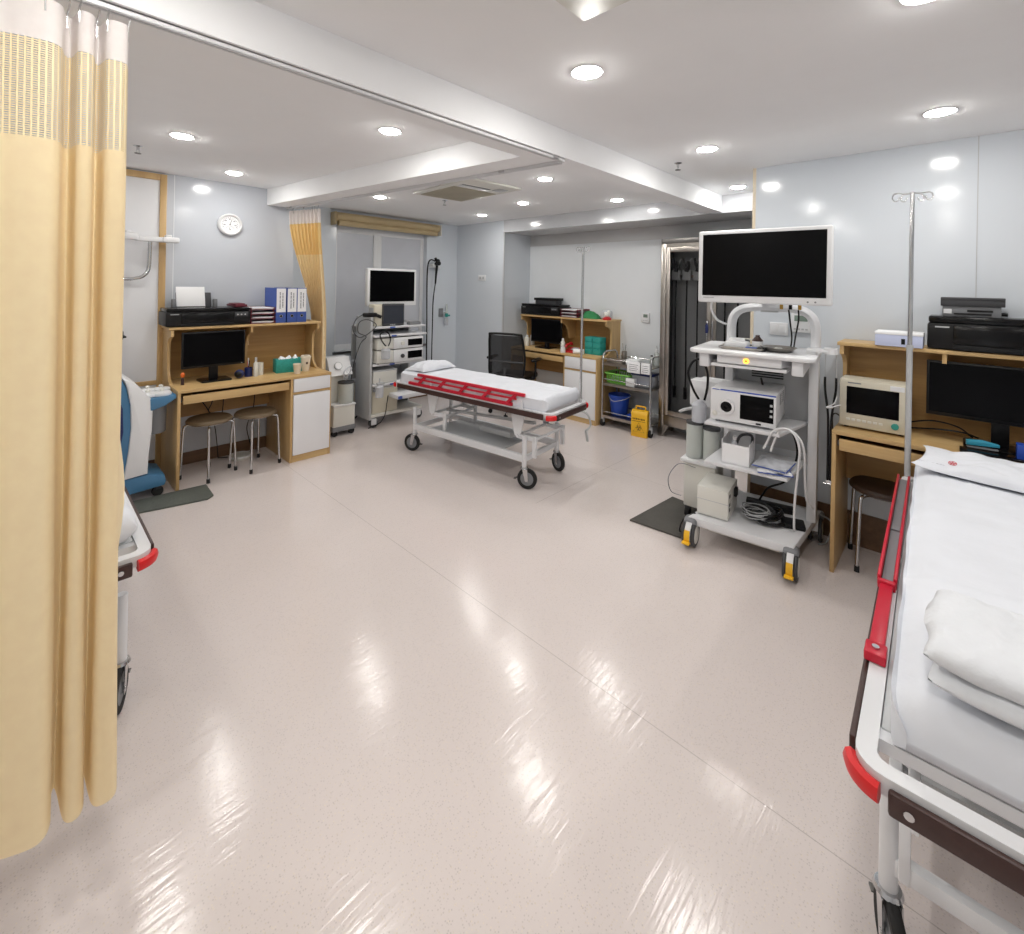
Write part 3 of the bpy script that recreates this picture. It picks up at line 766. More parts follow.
drip_pole('steel drip pole rising from the near right corner of the middle trolley', (3.118, 2.180, 0.60), 1.27, R(-10), 0.05)
drip_pole('tall steel drip pole at the head of the right-hand trolley', (3.035, 0.165, 0.60), 1.445, R(15), 0.69)

# ------------------------------------------------------------------ curtains
def curtain(label, plan, ztop, zbot, bands, group, thick=0.0, gather=None, hooks=None, rail_z=2.226):
    """plan(u, z) -> (x, y); bands are (name, material, z_low, z_high)"""
    t = thing('privacy_curtain', label, 'curtain', (0, 0, 0), 0, group)
    NU = 260
    L = 0.0; acc = [0.0]; p = Vector(plan(0, ztop))
    for i in range(1, NU + 1):
        q = Vector(plan(i / NU, ztop)); L += (q - p).length; acc.append(L); p = q
    for name, m, z0, z1 in bands:
        b = B(); nv = max(2, int((z1 - z0) / 0.05))
        def fn(u, v):
            z = z0 + (z1 - z0) * v; x, y = plan(u, z); return (x, y, z)
        def uvf(u, v): return (acc[int(round(u * NU))], z0 + (z1 - z0) * v)
        b.grid(fn, NU, nv, uvf)
        obj(name, b, m, t, 80)
    for u in (hooks or []):
        x, y = plan(u, ztop)
        yr = 1.585 if group_is_front(label) else None
        pts = [(x, y, ztop - 0.03), (x, y, ztop + 0.005), (x + 0.004, (y + (yr or y)) / 2, ztop + 0.03), (x, yr or y, rail_z)]
        obj('curtain_hook', B().tube(pts, 0.0018, 6, 4), 'chrome', t)
    return t
def group_is_front(lb): return 'foreground' in lb
FR = [(0.197, 1.615), (0.203, 1.56), (0.197, 1.50), (0.176, 1.488), (0.159, 1.51), (0.152, 1.60), (0.147, 1.625), (0.141, 1.60), (0.136, 1.52), (0.122, 1.492), (0.106, 1.51), (0.100, 1.60),
      (0.094, 1.63), (0.084, 1.60), (0.077, 1.52), (0.055, 1.485), (0.01, 1.500), (-0.03, 1.525), (-0.07, 1.49), (-0.115, 1.50), (-0.13, 1.56), (-0.15, 1.63), (-0.18, 1.60), (-0.20, 1.49), (-0.26, 1.46),
      (-0.33, 1.5), (-0.35, 1.62), (-0.40, 1.62), (-0.43, 1.48), (-0.52, 1.47), (-0.56, 1.6), (-0.62, 1.62), (-0.65, 1.48), (-0.75, 1.47)]
def front_plan(u, z):
    x, y = cr(FR, u); x -= 0.015
    k = min(1, max(0, (z - 0.25) / 1.9))
    ymid = 1.555
    y = ymid + (y - ymid) * (0.95 - 0.45 * k) + 0.03 * k
    x += 0.004 * math.sin(z * 3.1 + u * 30) * (1 - k) - 0.008 * (1 - k) * (0.5 - u)
    # trailing edge bulges where it brushes the trolley behind it
    if u < 0.03:
        x += 0.022 * math.exp(-((z - 0.98) / 0.17) ** 2) * (1 - u / 0.03)
    return (x, y)
curtain('big yellow privacy curtain with a white top band in the left foreground', front_plan, 2.20, 0.265,
        [('header_band', 'curtain_top', 2.10, 2.20), ('mesh_panel', 'weave', 1.872, 2.10), ('curtain_cloth', 'curtain', 0.33, 1.872), ('hem', 'curtain', 0.265, 0.33)],
        'privacy curtains', hooks=[0.03, 0.12, 0.2, 0.3, 0.38, 0.46, 0.55, 0.64, 0.74, 0.84, 0.93], rail_z=2.236)
BK = [(0, 0.0)]
def back_plan(u, z):
    # hangs along the cross-beam rail, gathered towards its tie near the desk
    k = min(1, max(0, (2.2 - z) / 1.1)); s_ = k * k * (3 - 2 * k)
    ax, ay = 1.752 + 0.125 * u, 4.595 - 0.40 * u
    bx, by = 2.005 + 0.05 * u, 4.63 - 0.17 * u
    x, y = ax + (bx - ax) * s_, ay + (by - ay) * s_
    f = math.sin(u * 2 * PI * 9)
    x += (0.020 * (1 - s_) + 0.022 * s_) * f; y += 0.008 * math.cos(u * 2 * PI * 18)
    return (x, y)
curtain('slim yellow curtain gathered beside the left desk, hanging from the cross beam', back_plan, 2.21, 0.32,
        [('header_band', 'curtain_top', 2.085, 2.21), ('mesh_panel', 'weave_dense', 1.80, 2.085), ('curtain_cloth', 'curtain', 0.32, 1.80)],
        'privacy curtains', hooks=[0.04, 0.2, 0.36, 0.52, 0.68, 0.84, 0.96], rail_z=2.225)
# ------------------------------------------------------------------ desks and what stands on them
def hutch_poly(f, D, z0, z1, foot=True):
    P = [(D, z1), (f, z1), (f, z1 - 0.05)]
    for k in range(1, 9):
        a = R(90 * k / 8); P.append((f + 0.115 * math.sin(a) ** 1.2, z1 - 0.05 - 0.085 * (1 - math.cos(a))))
    if foot:
        P.append((f + 0.115, z0 + 0.14))
        for k in range(1, 9):
            a = R(90 * k / 8); P.append((f + 0.115 - 0.10 * (1 - math.cos(a)), z0 + 0.14 - 0.13 * math.sin(a)))
        P += [(f + 0.012, z0), (D, z0)]
    else:
        P += [(f + 0.13, z0 + 0.28), (f + 0.16, z0 + 0.14), (D, z0 + 0.14)]
    return P

def desk(label, loc, rz, W, D, Ht, f, zs, cabw, div=None):
    """desk with hutch; local x left to right seen from the chair, y front to back"""
    t = thing('computer_desk', label, 'desk', loc, rz, 'oak desks with hutches')
    T = 0.022
    cx = W - cabw
    obj('desktop', B().b2((0, 0, Ht - T), (W, D, Ht), 0.002), 'oak', t)
    obj('side_panel', B().b2((0, 0.004, 0), (0.02, D, Ht - T), 0.001), 'oakv', t)
    obj('side_panel', B().b2((W - 0.02, 0.004, 0), (W, D, Ht - T), 0.001), 'oakv', t)
    obj('cabinet_side', B().b2((cx, 0.004, 0), (cx + 0.02, D, Ht - T), 0.001), 'oakv', t)
    obj('modesty_panel', B().b2((0.02, D - 0.06, 0.42), (cx, D - 0.044, Ht - T)), 'oakin', t)
    obj('cabinet_carcass', B().b2((cx + 0.02, 0.03, 0.05), (W - 0.02, D - 0.005, Ht - T)), 'oakin', t)
    obj('plinth', B().b2((cx + 0.02, 0.008, 0.0), (W - 0.02, 0.03, 0.055)), 'oak', t)
    obj('cabinet_rail', B().b2((cx + 0.02, 0.006, 0.578), (W - 0.02, 0.03, 0.596)), 'oak', t)
    obj('drawer_front', B().b2((cx + 0.023, -0.004, 0.60), (W - 0.012, 0.028, Ht - T - 0.003), 0.0015), 'lam_white', t)
    obj('cabinet_door', B().b2((cx + 0.023, -0.004, 0.06), (W - 0.012, 0.028, 0.574), 0.0015), 'lam_white', t)
    kt = obj('keyboard_tray', B().b2((0.035, 0.0, Ht - 0.105), (cx - 0.015, 0.016, Ht - 0.043), 0.001).b2((0.035, 0.016, Ht - 0.10), (cx - 0.015, 0.34, Ht - 0.084)), 'oak', t)
    obj('runner', B().b2((0.021, 0.03, Ht - 0.09), (0.034, 0.36, Ht - 0.06)), 'darksteel', kt)
    obj('runner', B().b2((cx - 0.014, 0.03, Ht - 0.09), (cx - 0.001, 0.36, Ht - 0.06)), 'darksteel', kt)
    # hutch
    obj('hutch_shelf', B().b2((-0.012, f - 0.008, zs - 0.02), (W + 0.012, D, zs), 0.002), 'oak', t)
    obj('hutch_side', B().prism(hutch_poly(f, D, Ht, zs - 0.02), 'x', 0.0, 0.02), 'oakv', t)
    obj('hutch_side', B().prism(hutch_poly(f, D, Ht, zs - 0.02), 'x', W - 0.02, W), 'oakv', t)
    dv = W * 0.475 if div is None else div
    obj('hutch_divider', B().prism(hutch_poly(f, D, Ht, zs - 0.02, False), 'x', dv, dv + 0.018), 'oakv', t)
    obj('hutch_back', B().b2((0.02, D - 0.016, Ht), (W - 0.02, D - 0.002, zs - 0.02)), 'oakin', t)
    return t
DL, DB, DR = (0.80, 4.08), (4.42, 4.20), (3.10, 0.49)
desk('light oak desk with hutch against the wall with the round dial', (*DL, 0), 0, 1.15, 0.555, 0.735, 0.26, 1.175, 0.352, div=0.56)
desk('light oak desk with hutch in the white niche behind the mesh chair', (*DB, 0), R(-90), 1.315, 0.50, 0.755, 0.19, 1.165, 0.46, div=0.66)
desk('light oak desk with hutch at the right wall beside the large equipment cart', (*DR, 0), R(-90), 1.40, 0.435, 0.785, 0.20, 1.255, 0.40, div=0.44)
def on(D_, x, y, z): return (D_[0] + y, D_[1] - x, z)      # a spot on a desk that faces the +X side

def monitor(label, loc, rz, w, h, lift, group='desk monitors'):
    """flat black monitor; origin under its foot, screen towards -y"""
    t = thing('computer_monitor', label, 'monitor', loc, rz, group)
    obj('casing', B().b2((-w / 2, -0.018, lift), (w / 2, 0.006, lift + h), 0.004).b2((-w / 2 + 0.06, 0.004, lift + 0.04), (w / 2 - 0.06, 0.03, lift + h - 0.05), 0.01), 'black', t)
    obj('screen', B().b2((-w / 2 + 0.011, -0.0195, lift + 0.019), (w / 2 - 0.011, -0.0175, lift + h - 0.011)), 'screen', t)
    obj('neck', B().b2((-0.032, 0.004, 0.012), (0.032, 0.022, lift + 0.09), 0.003), 'black', t)
    obj('foot', B().prism(rrect(-w * 0.24, w * 0.24, -0.10, 0.07, 0.02), 'z', 0.0, 0.013, 0.002), 'gloss_black', t)
    obj('power_light', B().b2((w / 2 - 0.03, -0.0195, lift + 0.008), (w / 2 - 0.022, -0.0178, lift + 0.011)), 'white', t)
    return t
monitor('black computer monitor on the left desk, beside the pen pots', (1.095, 4.36, 0.7355), R(2), 0.45, 0.285, 0.112)
monitor('black computer monitor on the niche desk behind the mesh chair', on(DB, 0.40, 0.24, 0.7555), R(-90), 0.50, 0.30, 0.065)
monitor('black computer monitor on the right desk beside the beige patient monitor', on(DR, 0.655, 0.24, 0.7855), R(-90), 0.55, 0.285, 0.125)

def printer(label, loc, rz, w, d, h, feed, name='inkjet_printer'):
    t = thing(name, label, 'printer', loc, rz, 'black inkjet printers')
    obj('body', B().b2((-w / 2, 0.0, 0.004), (w / 2, d, h * 0.80), 0.012), 'black', t)
    obj('scanner_lid', B().b2((-w / 2 + 0.004, 0.004, h * 0.81), (w / 2 - 0.004, d - 0.03, h), 0.008), 'gloss_black', t)
    obj('front_panel', B().b2((-w / 2 + 0.10, -0.006, h * 0.22), (w / 2 - 0.13, 0.004, h * 0.74), 0.003), 'gloss_black', t)
    obj('output_tray', B().b2((-w / 2 + 0.10, -0.014, 0.006), (w / 2 - 0.13, 0.004, h * 0.17), 0.003), 'black', t)
    cp = obj('control_panel', B().b2((w / 2 - 0.12, -0.005, h * 0.48), (w / 2 - 0.02, 0.004, h * 0.74), 0.003), 'dgrey', t)
    for k in range(3): obj('button', B().cyl((w / 2 - 0.10 + k * 0.028, -0.0075, h * 0.6), (w / 2 - 0.10 + k * 0.028, -0.004, h * 0.6), 0.006, n=10), 'lgrey', cp)
    obj('name_strip', B().b2((-w / 2 + 0.03, -0.0012, h * 0.66), (-w / 2 + 0.085, 0.002, h * 0.70)), 'lgrey', t)
    if feed == 'sheet':
        obj('paper_support', B().box((-0.06, d - 0.02, h + 0.05), (0.25, 0.008, 0.14), 0.004, rot=Matrix.Rotation(R(-14), 3, 'X')), 'dgrey', t)
        for x in (-0.205, 0.085): obj('paper_guide', B().b2((x - 0.012, d - 0.075, h - 0.004), (x + 0.014, d - 0.02, h + 0.065), 0.005), 'greyplast', t)
    elif feed == 'flat':
        ps = obj('paper_support', B().b2((-w * 0.27, d * 0.45, h - 0.002), (w * 0.27, d - 0.02, h + 0.060), 0.006), 'dgrey', t)
        obj('support_top', B().b2((-w * 0.30, d * 0.42, h + 0.045), (w * 0.30, d - 0.01, h + 0.078), 0.005), 'black', ps)
    else:
        ps = obj('paper_support', B().b2((-0.195, d * 0.50, h - 0.002), (0.025, d - 0.02, h + 0.055), 0.004), 'greyplast', t)
        obj('support_top', B().b2((-0.202, d * 0.46, h + 0.052), (0.038, d - 0.01, h + 0.095), 0.003).b2((-0.202, d * 0.46 - 0.003, h + 0.084), (0.038, d - 0.01, h + 0.098), 0.003), 'dgrey', ps)
        obj('guide_window', B().b2((-0.19, d * 0.50 - 0.003, h + 0.012), (-0.158, d * 0.52, h + 0.036)), 'white', ps)
        obj('paper_slot', B().b2((-0.15, d * 0.50 - 0.003, h + 0.008), (-0.01, d * 0.52, h + 0.016)).b2((-0.10, d * 0.5 - 0.003, h + 0.024), (-0.005, d * 0.52, h + 0.034)), 'black', ps)
        obj('feed_knob', B().cyl((0.025, d * 0.6, h + 0.015), (0.048, d * 0.6, h + 0.015), 0.009, n=12), 'black', ps)
    return t
printer('black inkjet printer with paper standing in its feed on the left desk hutch', (1.06, 4.34, 1.1755), 0, 0.59, 0.275, 0.145, 'sheet')
tag(obj('paper_sheet', B().box((0, 0, 0), (0.20, 0.0016, 0.165), 0.0004, rot=Matrix.Rotation(R(-14), 3, 'X')), 'paper', None, 38, (0.975, 4.583, 1.405)), 'white paper stack standing in the feed of the left printer', 'paper')
printer('black inkjet printer with flat feed on the niche desk hutch', on(DB, 0.30, 0.20, 1.1655), R(-90), 0.64, 0.27, 0.145, 'flat')
printer('large black printer with grey feed unit on the right desk hutch', on(DR, 0.63, 0.195, 1.2555), R(-90), 0.50, 0.225, 0.175, 'tall')

def tray_stack(label, loc, rz, w, d, n, m, papers):
    t = thing('letter_tray', label, 'letter tray', loc, rz, 'letter trays')
    for k in range(n):
        z = 0.002 + k * 0.039
        obj('tray', B().b2((-w / 2, 0, z), (w / 2, d, z + 0.004), 0.001).b2((-w / 2, 0, z), (-w / 2 + 0.004, d, z + 0.022)).b2((w / 2 - 0.004, 0, z), (w / 2, d, z + 0.022)).b2((-w / 2, d - 0.004, z), (w / 2, d, z + 0.022)), m, t)
        if k:
            for x in (-w / 2 + 0.004, w / 2 - 0.012):
                for y in (0.02, d - 0.03): obj('riser', B().b2((x, y, z - 0.04), (x + 0.008, y + 0.01, z + 0.001)), m, t)
    t['label'] = label
    for k in range(n):
        z = 0.0065 + k * 0.039
        c = Matrix.Rotation(rz, 3, 'Z') @ Vector((0.0, d / 2 - 0.004, 0))
        p = B()
        for q in range(3): p.box((0.004 * q - 0.004, -0.004 * q, z + 0.0022 + q * 0.0045), (w - 0.03, d - 0.03, 0.004), 0, R(2 * q - 2))
        tag(obj('paper_pile', p, 'paper', None, 38, (loc[0] + c.x, loc[1] + c.y, loc[2]), rz), papers[k], 'paper', 'papers in the letter trays')
    return t
tray_stack('maroon letter trays between printer and blue binders on the left desk hutch', (1.457, 4.345, 1.1755), 0, 0.195, 0.26, 4, 'maroon',
           ['papers in the lowest maroon tray on the left desk hutch', 'papers in the second maroon tray from below on the left desk hutch', 'papers in the third maroon tray from below on the left desk hutch', 'papers on the topmost maroon tray on the left desk hutch'])
tray_stack('maroon letter trays right of the printer on the niche desk hutch', on(DB, 0.765, 0.205, 1.1655), R(-90), 0.25, 0.27, 3, 'maroon',
           ['papers in the lowest tray on the niche desk hutch', 'papers in the middle tray on the niche desk hutch', 'papers on the topmost tray on the niche desk hutch'])
tag(obj('document_folder', B().box((0, 0.1, 0.012), (0.09, 0.2, 0.02), 0.004, R(5)).box((0.0, 0.1, 0.026), (0.08, 0.19, 0.008), 0.002, R(-3)), 'maroon', None, 38, (1.375, 4.36, 1.3205)), 'dark red folder lying on the printer end beside the trays', 'folder')
bpy.data.objects['document_folder'].location = (1.285, 4.37, 1.3215)

def binder(label, x, first=False):
    t = thing('ring_binder', label, 'binder', (x, 4.345, 1.1755), 0, 'blue ring binders')
    obj('cover', B().b2((-0.042, 0, 0), (-0.039, 0.28, 0.31)).b2((0.039, 0, 0), (0.042, 0.28, 0.31)).b2((-0.042, -0.001, 0), (0.042, 0.003, 0.31), 0.001), 'binder', t)
    obj('page_block', B().b2((-0.037, 0.012, 0.008), (0.036, 0.27, 0.298)), 'paper', t)
    lb = obj('spine_label', B().b2((-0.039, -0.0025, 0.095), (0.039, -0.0008, 0.305)), 'paper', t)
    for k in range(2):
        print_line('spine_lettering', 0.8, 0.15 - 0.02 * k, 0.009, 'ink', lb, Matrix.Translation((-0.010 + 0.023 * k, -0.003, 0.20)) @ Matrix.Rotation(R(90), 4, 'X') @ Matrix.Rotation(R(90), 4, 'Z'), 3 + k)
    rg = obj('finger_ring', B().lathe([(0.010, 0), (0.014, 0), (0.014, 0.003), (0.010, 0.003)], (0, -0.001, 0.06), 18, Matrix.Rotation(R(90), 3, 'X'), True), 'chrome', t)
    obj('finger_hole', B().cyl((0, -0.0018, 0.06), (0, 0.001, 0.06), 0.0105, n=16), 'black', rg)
    return t
b0 = binder('blue ring binder nearest the letter trays, leftmost on the left hutch', 1.602)
dup(b0, (1.696, 4.345, 1.1755), 0, 'middle blue ring binder on the left hutch')
dup(b0, (1.783, 4.345, 1.1755), 0, 'blue ring binder closest to the slim yellow curtain')

def stool(label, loc, rz, seat):
    t = thing('round_stool', label, 'stool', loc, rz, 'round stools')
    obj('seat', B().lathe([(0.0, 0.425), (0.150, 0.427), (0.158, 0.434), (0.158, 0.444), (0.148, 0.456), (0.09, 0.463), (0.0, 0.465)], n=36), seat, t)
    obj('seat_rim', B().lathe([(0.0, 0.418), (0.140, 0.419), (0.146, 0.426), (0.0, 0.428)], n=32), 'chrome', t)
    for k in range(4):
        a = R(45 + 90 * k); c, s = math.cos(a), math.sin(a)
        lg = obj('leg', B().tube([(c * 0.06, s * 0.06, 0.414), (c * 0.13, s * 0.13, 0.414), (c * 0.158, s * 0.158, 0.405), (c * 0.168, s * 0.168, 0.375), (c * 0.178, s * 0.178, 0.19), (c * 0.187, s * 0.187, 0.012)], 0.0095, 10, 4), 'chrome', t)
        obj('rubber_foot', B().cyl((c * 0.1865, s * 0.1865, 0.0), (c * 0.185, s * 0.185, 0.032), 0.0125, n=12), 'rubber', lg)
    return t
stool('olive round stool under the left desk, nearer its left side panel', (1.052, 4.285, 0), R(31), 'olive')
s2 = stool('olive round stool under the left desk, next to its white cabinet', (1.378, 4.245, 0), R(19), 'olive')
stool('dark brown round stool under the right desk', (3.372, 0.285, 0), R(14), 'darkseat')

# small things on the left desk
t = thing('tissue_box', 'teal patterned tissue box on the left desk behind the small cup', 'tissue box', (1.675, 4.36, 0.7355), R(-6))
obj('carton', B().b2((-0.11, -0.06, 0), (0.11, 0.06, 0.115), 0.002), 'teal', t)
obj('tissue', B().grid(lambda u, v: ((u - 0.5) * 0.16, (v - 0.5) * 0.05, 0.113 + 0.03 * abs(math.sin(u * 9)) * (1 - abs(2 * v - 1)) + 0.006 * math.sin(u * 23)), 24, 6), 'paper', t)
def cup(label, loc, r, h, lid):
    t = thing('paper_cup', label, 'cup', loc, 0, 'paper cups on the left desk')
    obj('wall', B().lathe([(0.0, 0.002), (r * 0.72, 0.0), (r * 0.74, 0.002), (r, h), (r * 1.05, h + 0.002), (r, h + 0.004), (r * 0.96, h), (r * 0.70, 0.006), (0, 0.006)], n=24), 'cup', t)
    if lid: 
        obj('lid', B().lathe([(r * 1.07, h - 0.004), (r * 1.08, h + 0.004), (r * 0.95, h + 0.006), (r * 0.93, h + 0.016), (0.0, h + 0.015)], n=24), 'cup', t)
        obj('printed_badge', B().box((-0.004, -r * 0.90, h * 0.6), (0.016, 0.004, 0.018), 0.001), 'brown', t)
cup('small cream paper cup in front of the teal tissue box', (1.695, 4.20, 0.7355), 0.035, 0.082, False)
cup('tall lidded cream paper cup right of the teal tissue box', (1.80, 4.28, 0.7355), 0.042, 0.125, True)
def pot(label, loc, r, h, m, pens):
    t = thing('pen_pot', label, 'pen pot', loc, 0, 'pots on the left desk')
    obj('pot', B().lathe([(0, 0), (r, 0), (r, h), (r - 0.003, h), (r - 0.003, 0.004), (0, 0.004)], n=20), m, t)
    for k, (mm, a, hh) in enumerate(pens):
        tag(obj('pen', B().cyl((0, 0, 0.0), (0.018 * math.cos(a), 0.018 * math.sin(a), hh), 0.0042, n=8), mm, None, 38, (loc[0] - 0.01 * math.cos(a), loc[1] - 0.01 * math.sin(a), loc[2] + 0.005)),
            ['dark blue pen', 'slim red pen', 'white pen', 'black pen'][k] + ' standing in the ' + label.split(' on ')[0], 'pen', 'pens in the pots')
pot('dark pen pot on the left desk right of the monitor', (1.345, 4.34, 0.7355), 0.03, 0.075, 'navy', [('navy', 0.3, 0.125), ('red', 2.2, 0.12), ('white', 4.2, 0.15), ('black', 5.2, 0.13)])
pot('pale plastic pot on the left desk beside the pens', (1.435, 4.35, 0.7355), 0.03, 0.105, 'offwhite', [])
t = thing('hand_gel_bottle', 'slim white bottle on the left desk between the two pots', 'bottle', (1.39, 4.30, 0.7355), 0)
obj('bottle_body', B().lathe([(0, 0), (0.017, 0), (0.018, 0.01), (0.018, 0.11), (0.008, 0.125), (0.008, 0.13), (0, 0.13)], n=16), 'offwhite', t)
obj('cap', B().lathe([(0, 0.128), (0.010, 0.128), (0.009, 0.16), (0, 0.161)], n=14), 'lgrey', t)
t = thing('desk_speaker', 'round navy ball shaped speaker on the left desk beside the monitor foot', 'speaker', (1.265, 4.30, 0.7355))
obj('shell', B().sph((0, 0, 0.036), (0.037, 0.037, 0.036), 20), 'navy', t)
obj('front_grille', B().sph((-0.008, -0.012, 0.036), (0.03, 0.028, 0.028), 16), 'black', t)
tag(obj('sticky_note', B().box((0, 0, 0), (0.042, 0.0012, 0.07)), 'edge', None, 38, (1.41, 4.6175, 1.0)), 'yellow sticky note on the hutch back right of the monitor', 'note')
t = thing('orange_toy', 'small orange ornament at the left end of the left desk', 'ornament', (0.872, 4.30, 0.7355))
obj('base_disc', B().lathe([(0, 0), (0.012, 0), (0.010, 0.04), (0.004, 0.06), (0, 0.06)], n=16), 'brown', t)
obj('top_ball', B().sph((0, 0, 0.075), (0.014, 0.014, 0.02), 14), 'orange', t)
tag(obj('keyboard', B().b2((-0.2, -0.07, 0), (0.2, 0.07, 0.016), 0.004), 'black', None, 38, (1.13, 4.20, 0.6515)), 'black keyboard on the pull-out tray of the left desk', 'keyboard')
t = thing('floor_dish', 'white round footswitch dish on the floor under the left desk', 'footswitch', (1.34, 4.50, 0))
obj('dish', B().lathe([(0, 0.0), (0.075, 0.0), (0.088, 0.02), (0.086, 0.03), (0.06, 0.026), (0, 0.024)], n=28), 'offwhite', t)
obj('rim_ring', B().lathe([(0.080, 0.026), (0.088, 0.022), (0.090, 0.03), (0.082, 0.034)], n=28, ring=True), 'white', t)
for i, (pts, lb) in enumerate([
    ([(1.02, 4.56, 0.66), (1.05, 4.53, 0.55), (1.10, 4.54, 0.46), (1.16, 4.56, 0.30), (1.2, 4.6, 0.01)], 'black cable hanging under the left desk, leftmost'),
    ([(1.15, 4.50, 0.66), (1.12, 4.50, 0.52), (1.10, 4.5, 0.45), (1.20, 4.53, 0.40), (1.22, 4.55, 0.65)], 'looped black cable under the left desk'),
    ([(1.46, 4.52, 0.66), (1.44, 4.50, 0.42), (1.40, 4.53, 0.25), (1.43, 4.55, 0.012), (1.2, 4.6, 0.012)], 'black cable running down beside the cabinet of the left desk')]):
    tag(obj('power_cable', B().tube(pts, 0.004, 6, 8), 'black', None, 60), lb, 'cable', 'cables under the left desk')
t = thing('computer_tower', 'black computer tower under the left desk beside its cabinet', 'computer', (1.475, 4.40, 0.30), 0)
bpy.data.objects.remove(t)

# things on the niche desk
t = thing('desk_telephone', 'red telephone on the niche desk', 'telephone', on(DB, 0.86, 0.18, 0.7555), R(-80))
obj('phone_base', B().prism([(-0.08, 0), (0.08, 0), (0.08, 0.05), (-0.08, 0.02)], 'x', -0.08, 0.08, 0.004), 'redph', t)
obj('handset', B().tube([(-0.055, -0.075, 0.06), (-0.055, -0.06, 0.085), (-0.055, 0.0, 0.09), (-0.055, 0.06, 0.1), (-0.055, 0.085, 0.08)], 0.016, 10, 4), 'redph', t)
obj('key_pad', B().box((0.03, -0.01, 0.044), (0.07, 0.09, 0.006), 0.001, rot=Matrix.Rotation(R(10), 3, 'X')), 'lgrey', t)
for k, (dx, dy, dz, lb) in enumerate([(0.99, 0.25, 0.0, 'lower left'), (1.10, 0.25, 0.0, 'lower right'), (0.99, 0.25, 0.068, 'middle left'), (1.10, 0.25, 0.068, 'middle right'), (0.99, 0.25, 0.136, 'upper left'), (1.10, 0.25, 0.136, 'upper right')]):
    t = thing('glove_box', 'teal glove box, %s of the six stacked on the niche desk' % lb, 'box', on(DB, dx + 0.085, dy, 0.7555 + dz), R(-90), 'teal boxes on the niche desk')
    obj('carton', B().b2((-0.052, -0.06, 0), (0.052, 0.06, 0.066), 0.001), 'teal', t)
    obj('front_label', B().b2((-0.03, -0.0612, 0.02), (0.03, -0.0598, 0.05)), 'jarlabel' if 'jarlabel' in M else 'tealhose', t)
def bottle(label, loc, r, h, m, capm, group=None, pump=False):
    t = thing('bottle', label, 'bottle', loc, 0, group)
    obj('bottle_body', B().lathe([(0, 0), (r, 0), (r * 1.03, 0.006), (r, h * 0.72), (r * 0.45, h * 0.84), (r * 0.45, h * 0.87), (0, h * 0.87)], n=18), m, t)
    c = B().lathe([(0, h * 0.865), (r * 0.55, h * 0.865), (r * 0.5, h), (0, h)], n=14)
    if pump: c.cyl((0, 0, h), (0, 0, h + 0.03), 0.003, n=6).tube([(0, 0, h + 0.03), (-0.02, 0, h + 0.035), (-0.035, 0, h + 0.028)], 0.004, 6, 3)
    obj('cap', c, capm, t)
    return t
bottle('slim white spray bottle right of the monitor on the niche desk', on(DB, 0.745, 0.13, 0.7555), 0.026, 0.16, 'offwhite', 'white', 'bottles on the niche desk')
bottle('small white bottle in front of the red telephone on the niche desk', on(DB, 0.80, 0.06, 0.7555), 0.03, 0.075, 'white', 'white', 'bottles on the niche desk')
bottle('clear squat bottle at the left end of the niche desk', on(DB, 0.10, 0.20, 0.7555), 0.035, 0.14, 'offwhite', 'white', 'bottles on the niche desk')
bottle('white bottle behind the squat one at the left end of the niche desk', on(DB, 0.085, 0.33, 0.7555), 0.03, 0.17, 'white', 'white', 'bottles on the niche desk')
tag(obj('paper_roll', B().cyl((0, -0.06, 0.03), (0, 0.06, 0.03), 0.03, n=18), 'paper', None, 38, on(DB, 1.0, 0.10, 0.7555), R(20)), 'white paper roll lying before the teal boxes on the niche desk', 'paper roll')
b = B(); b.grid(lambda u, v: ((u - 0.5) * 0.26, (v - 0.5) * 0.16, 0.004 + 0.10 * (math.sin(PI * u) ** 0.7) * (math.sin(PI * v) ** 0.6) * (0.75 + 0.4 * noise.noise(Vector((u * 5, v * 4, 1))))), 26, 20)
b.b2((-0.125, -0.075, 0), (0.125, 0.075, 0.008))
tag(obj('folded_drape', b, 'dgreen', None, 70, on(DB, 1.01, 0.33, 1.1655), R(-90)), 'crumpled green cloth on the niche desk hutch', 'cloth')
tag(obj('clear_bag', B().box((0, 0, 0.055), (0.13, 0.10, 0.11), 0.03, 0, 4), 'film', None, 60, on(DB, 1.205, 0.36, 1.1655), R(-85)), 'clear bag beside the green cloth on the niche desk hutch', 'bag')
t = thing('ornament', 'small white and red ornament at the right end of the niche hutch', 'ornament', on(DB, 1.27, 0.27, 1.1655), R(-90))
obj('pedestal', B().lathe([(0, 0), (0.05, 0), (0.052, 0.02), (0.03, 0.035), (0, 0.035)], n=18), 'redph', t)
obj('figure', B().sph((0.0, 0, 0.06), (0.035, 0.03, 0.03), 14).sph((0.02, 0, 0.09), (0.02, 0.02, 0.024), 12).sph((-0.02, 0.0, 0.075), (0.02, 0.02, 0.02), 12), 'offwhite', t)
tag(obj('keyboard', B().b2((-0.2, -0.06, 0), (0.2, 0.06, 0.016), 0.004), 'black', None, 38, on(DB, 0.40, 0.12, 0.6715), R(-90)), 'black keyboard on the pull-out tray of the niche desk', 'keyboard')

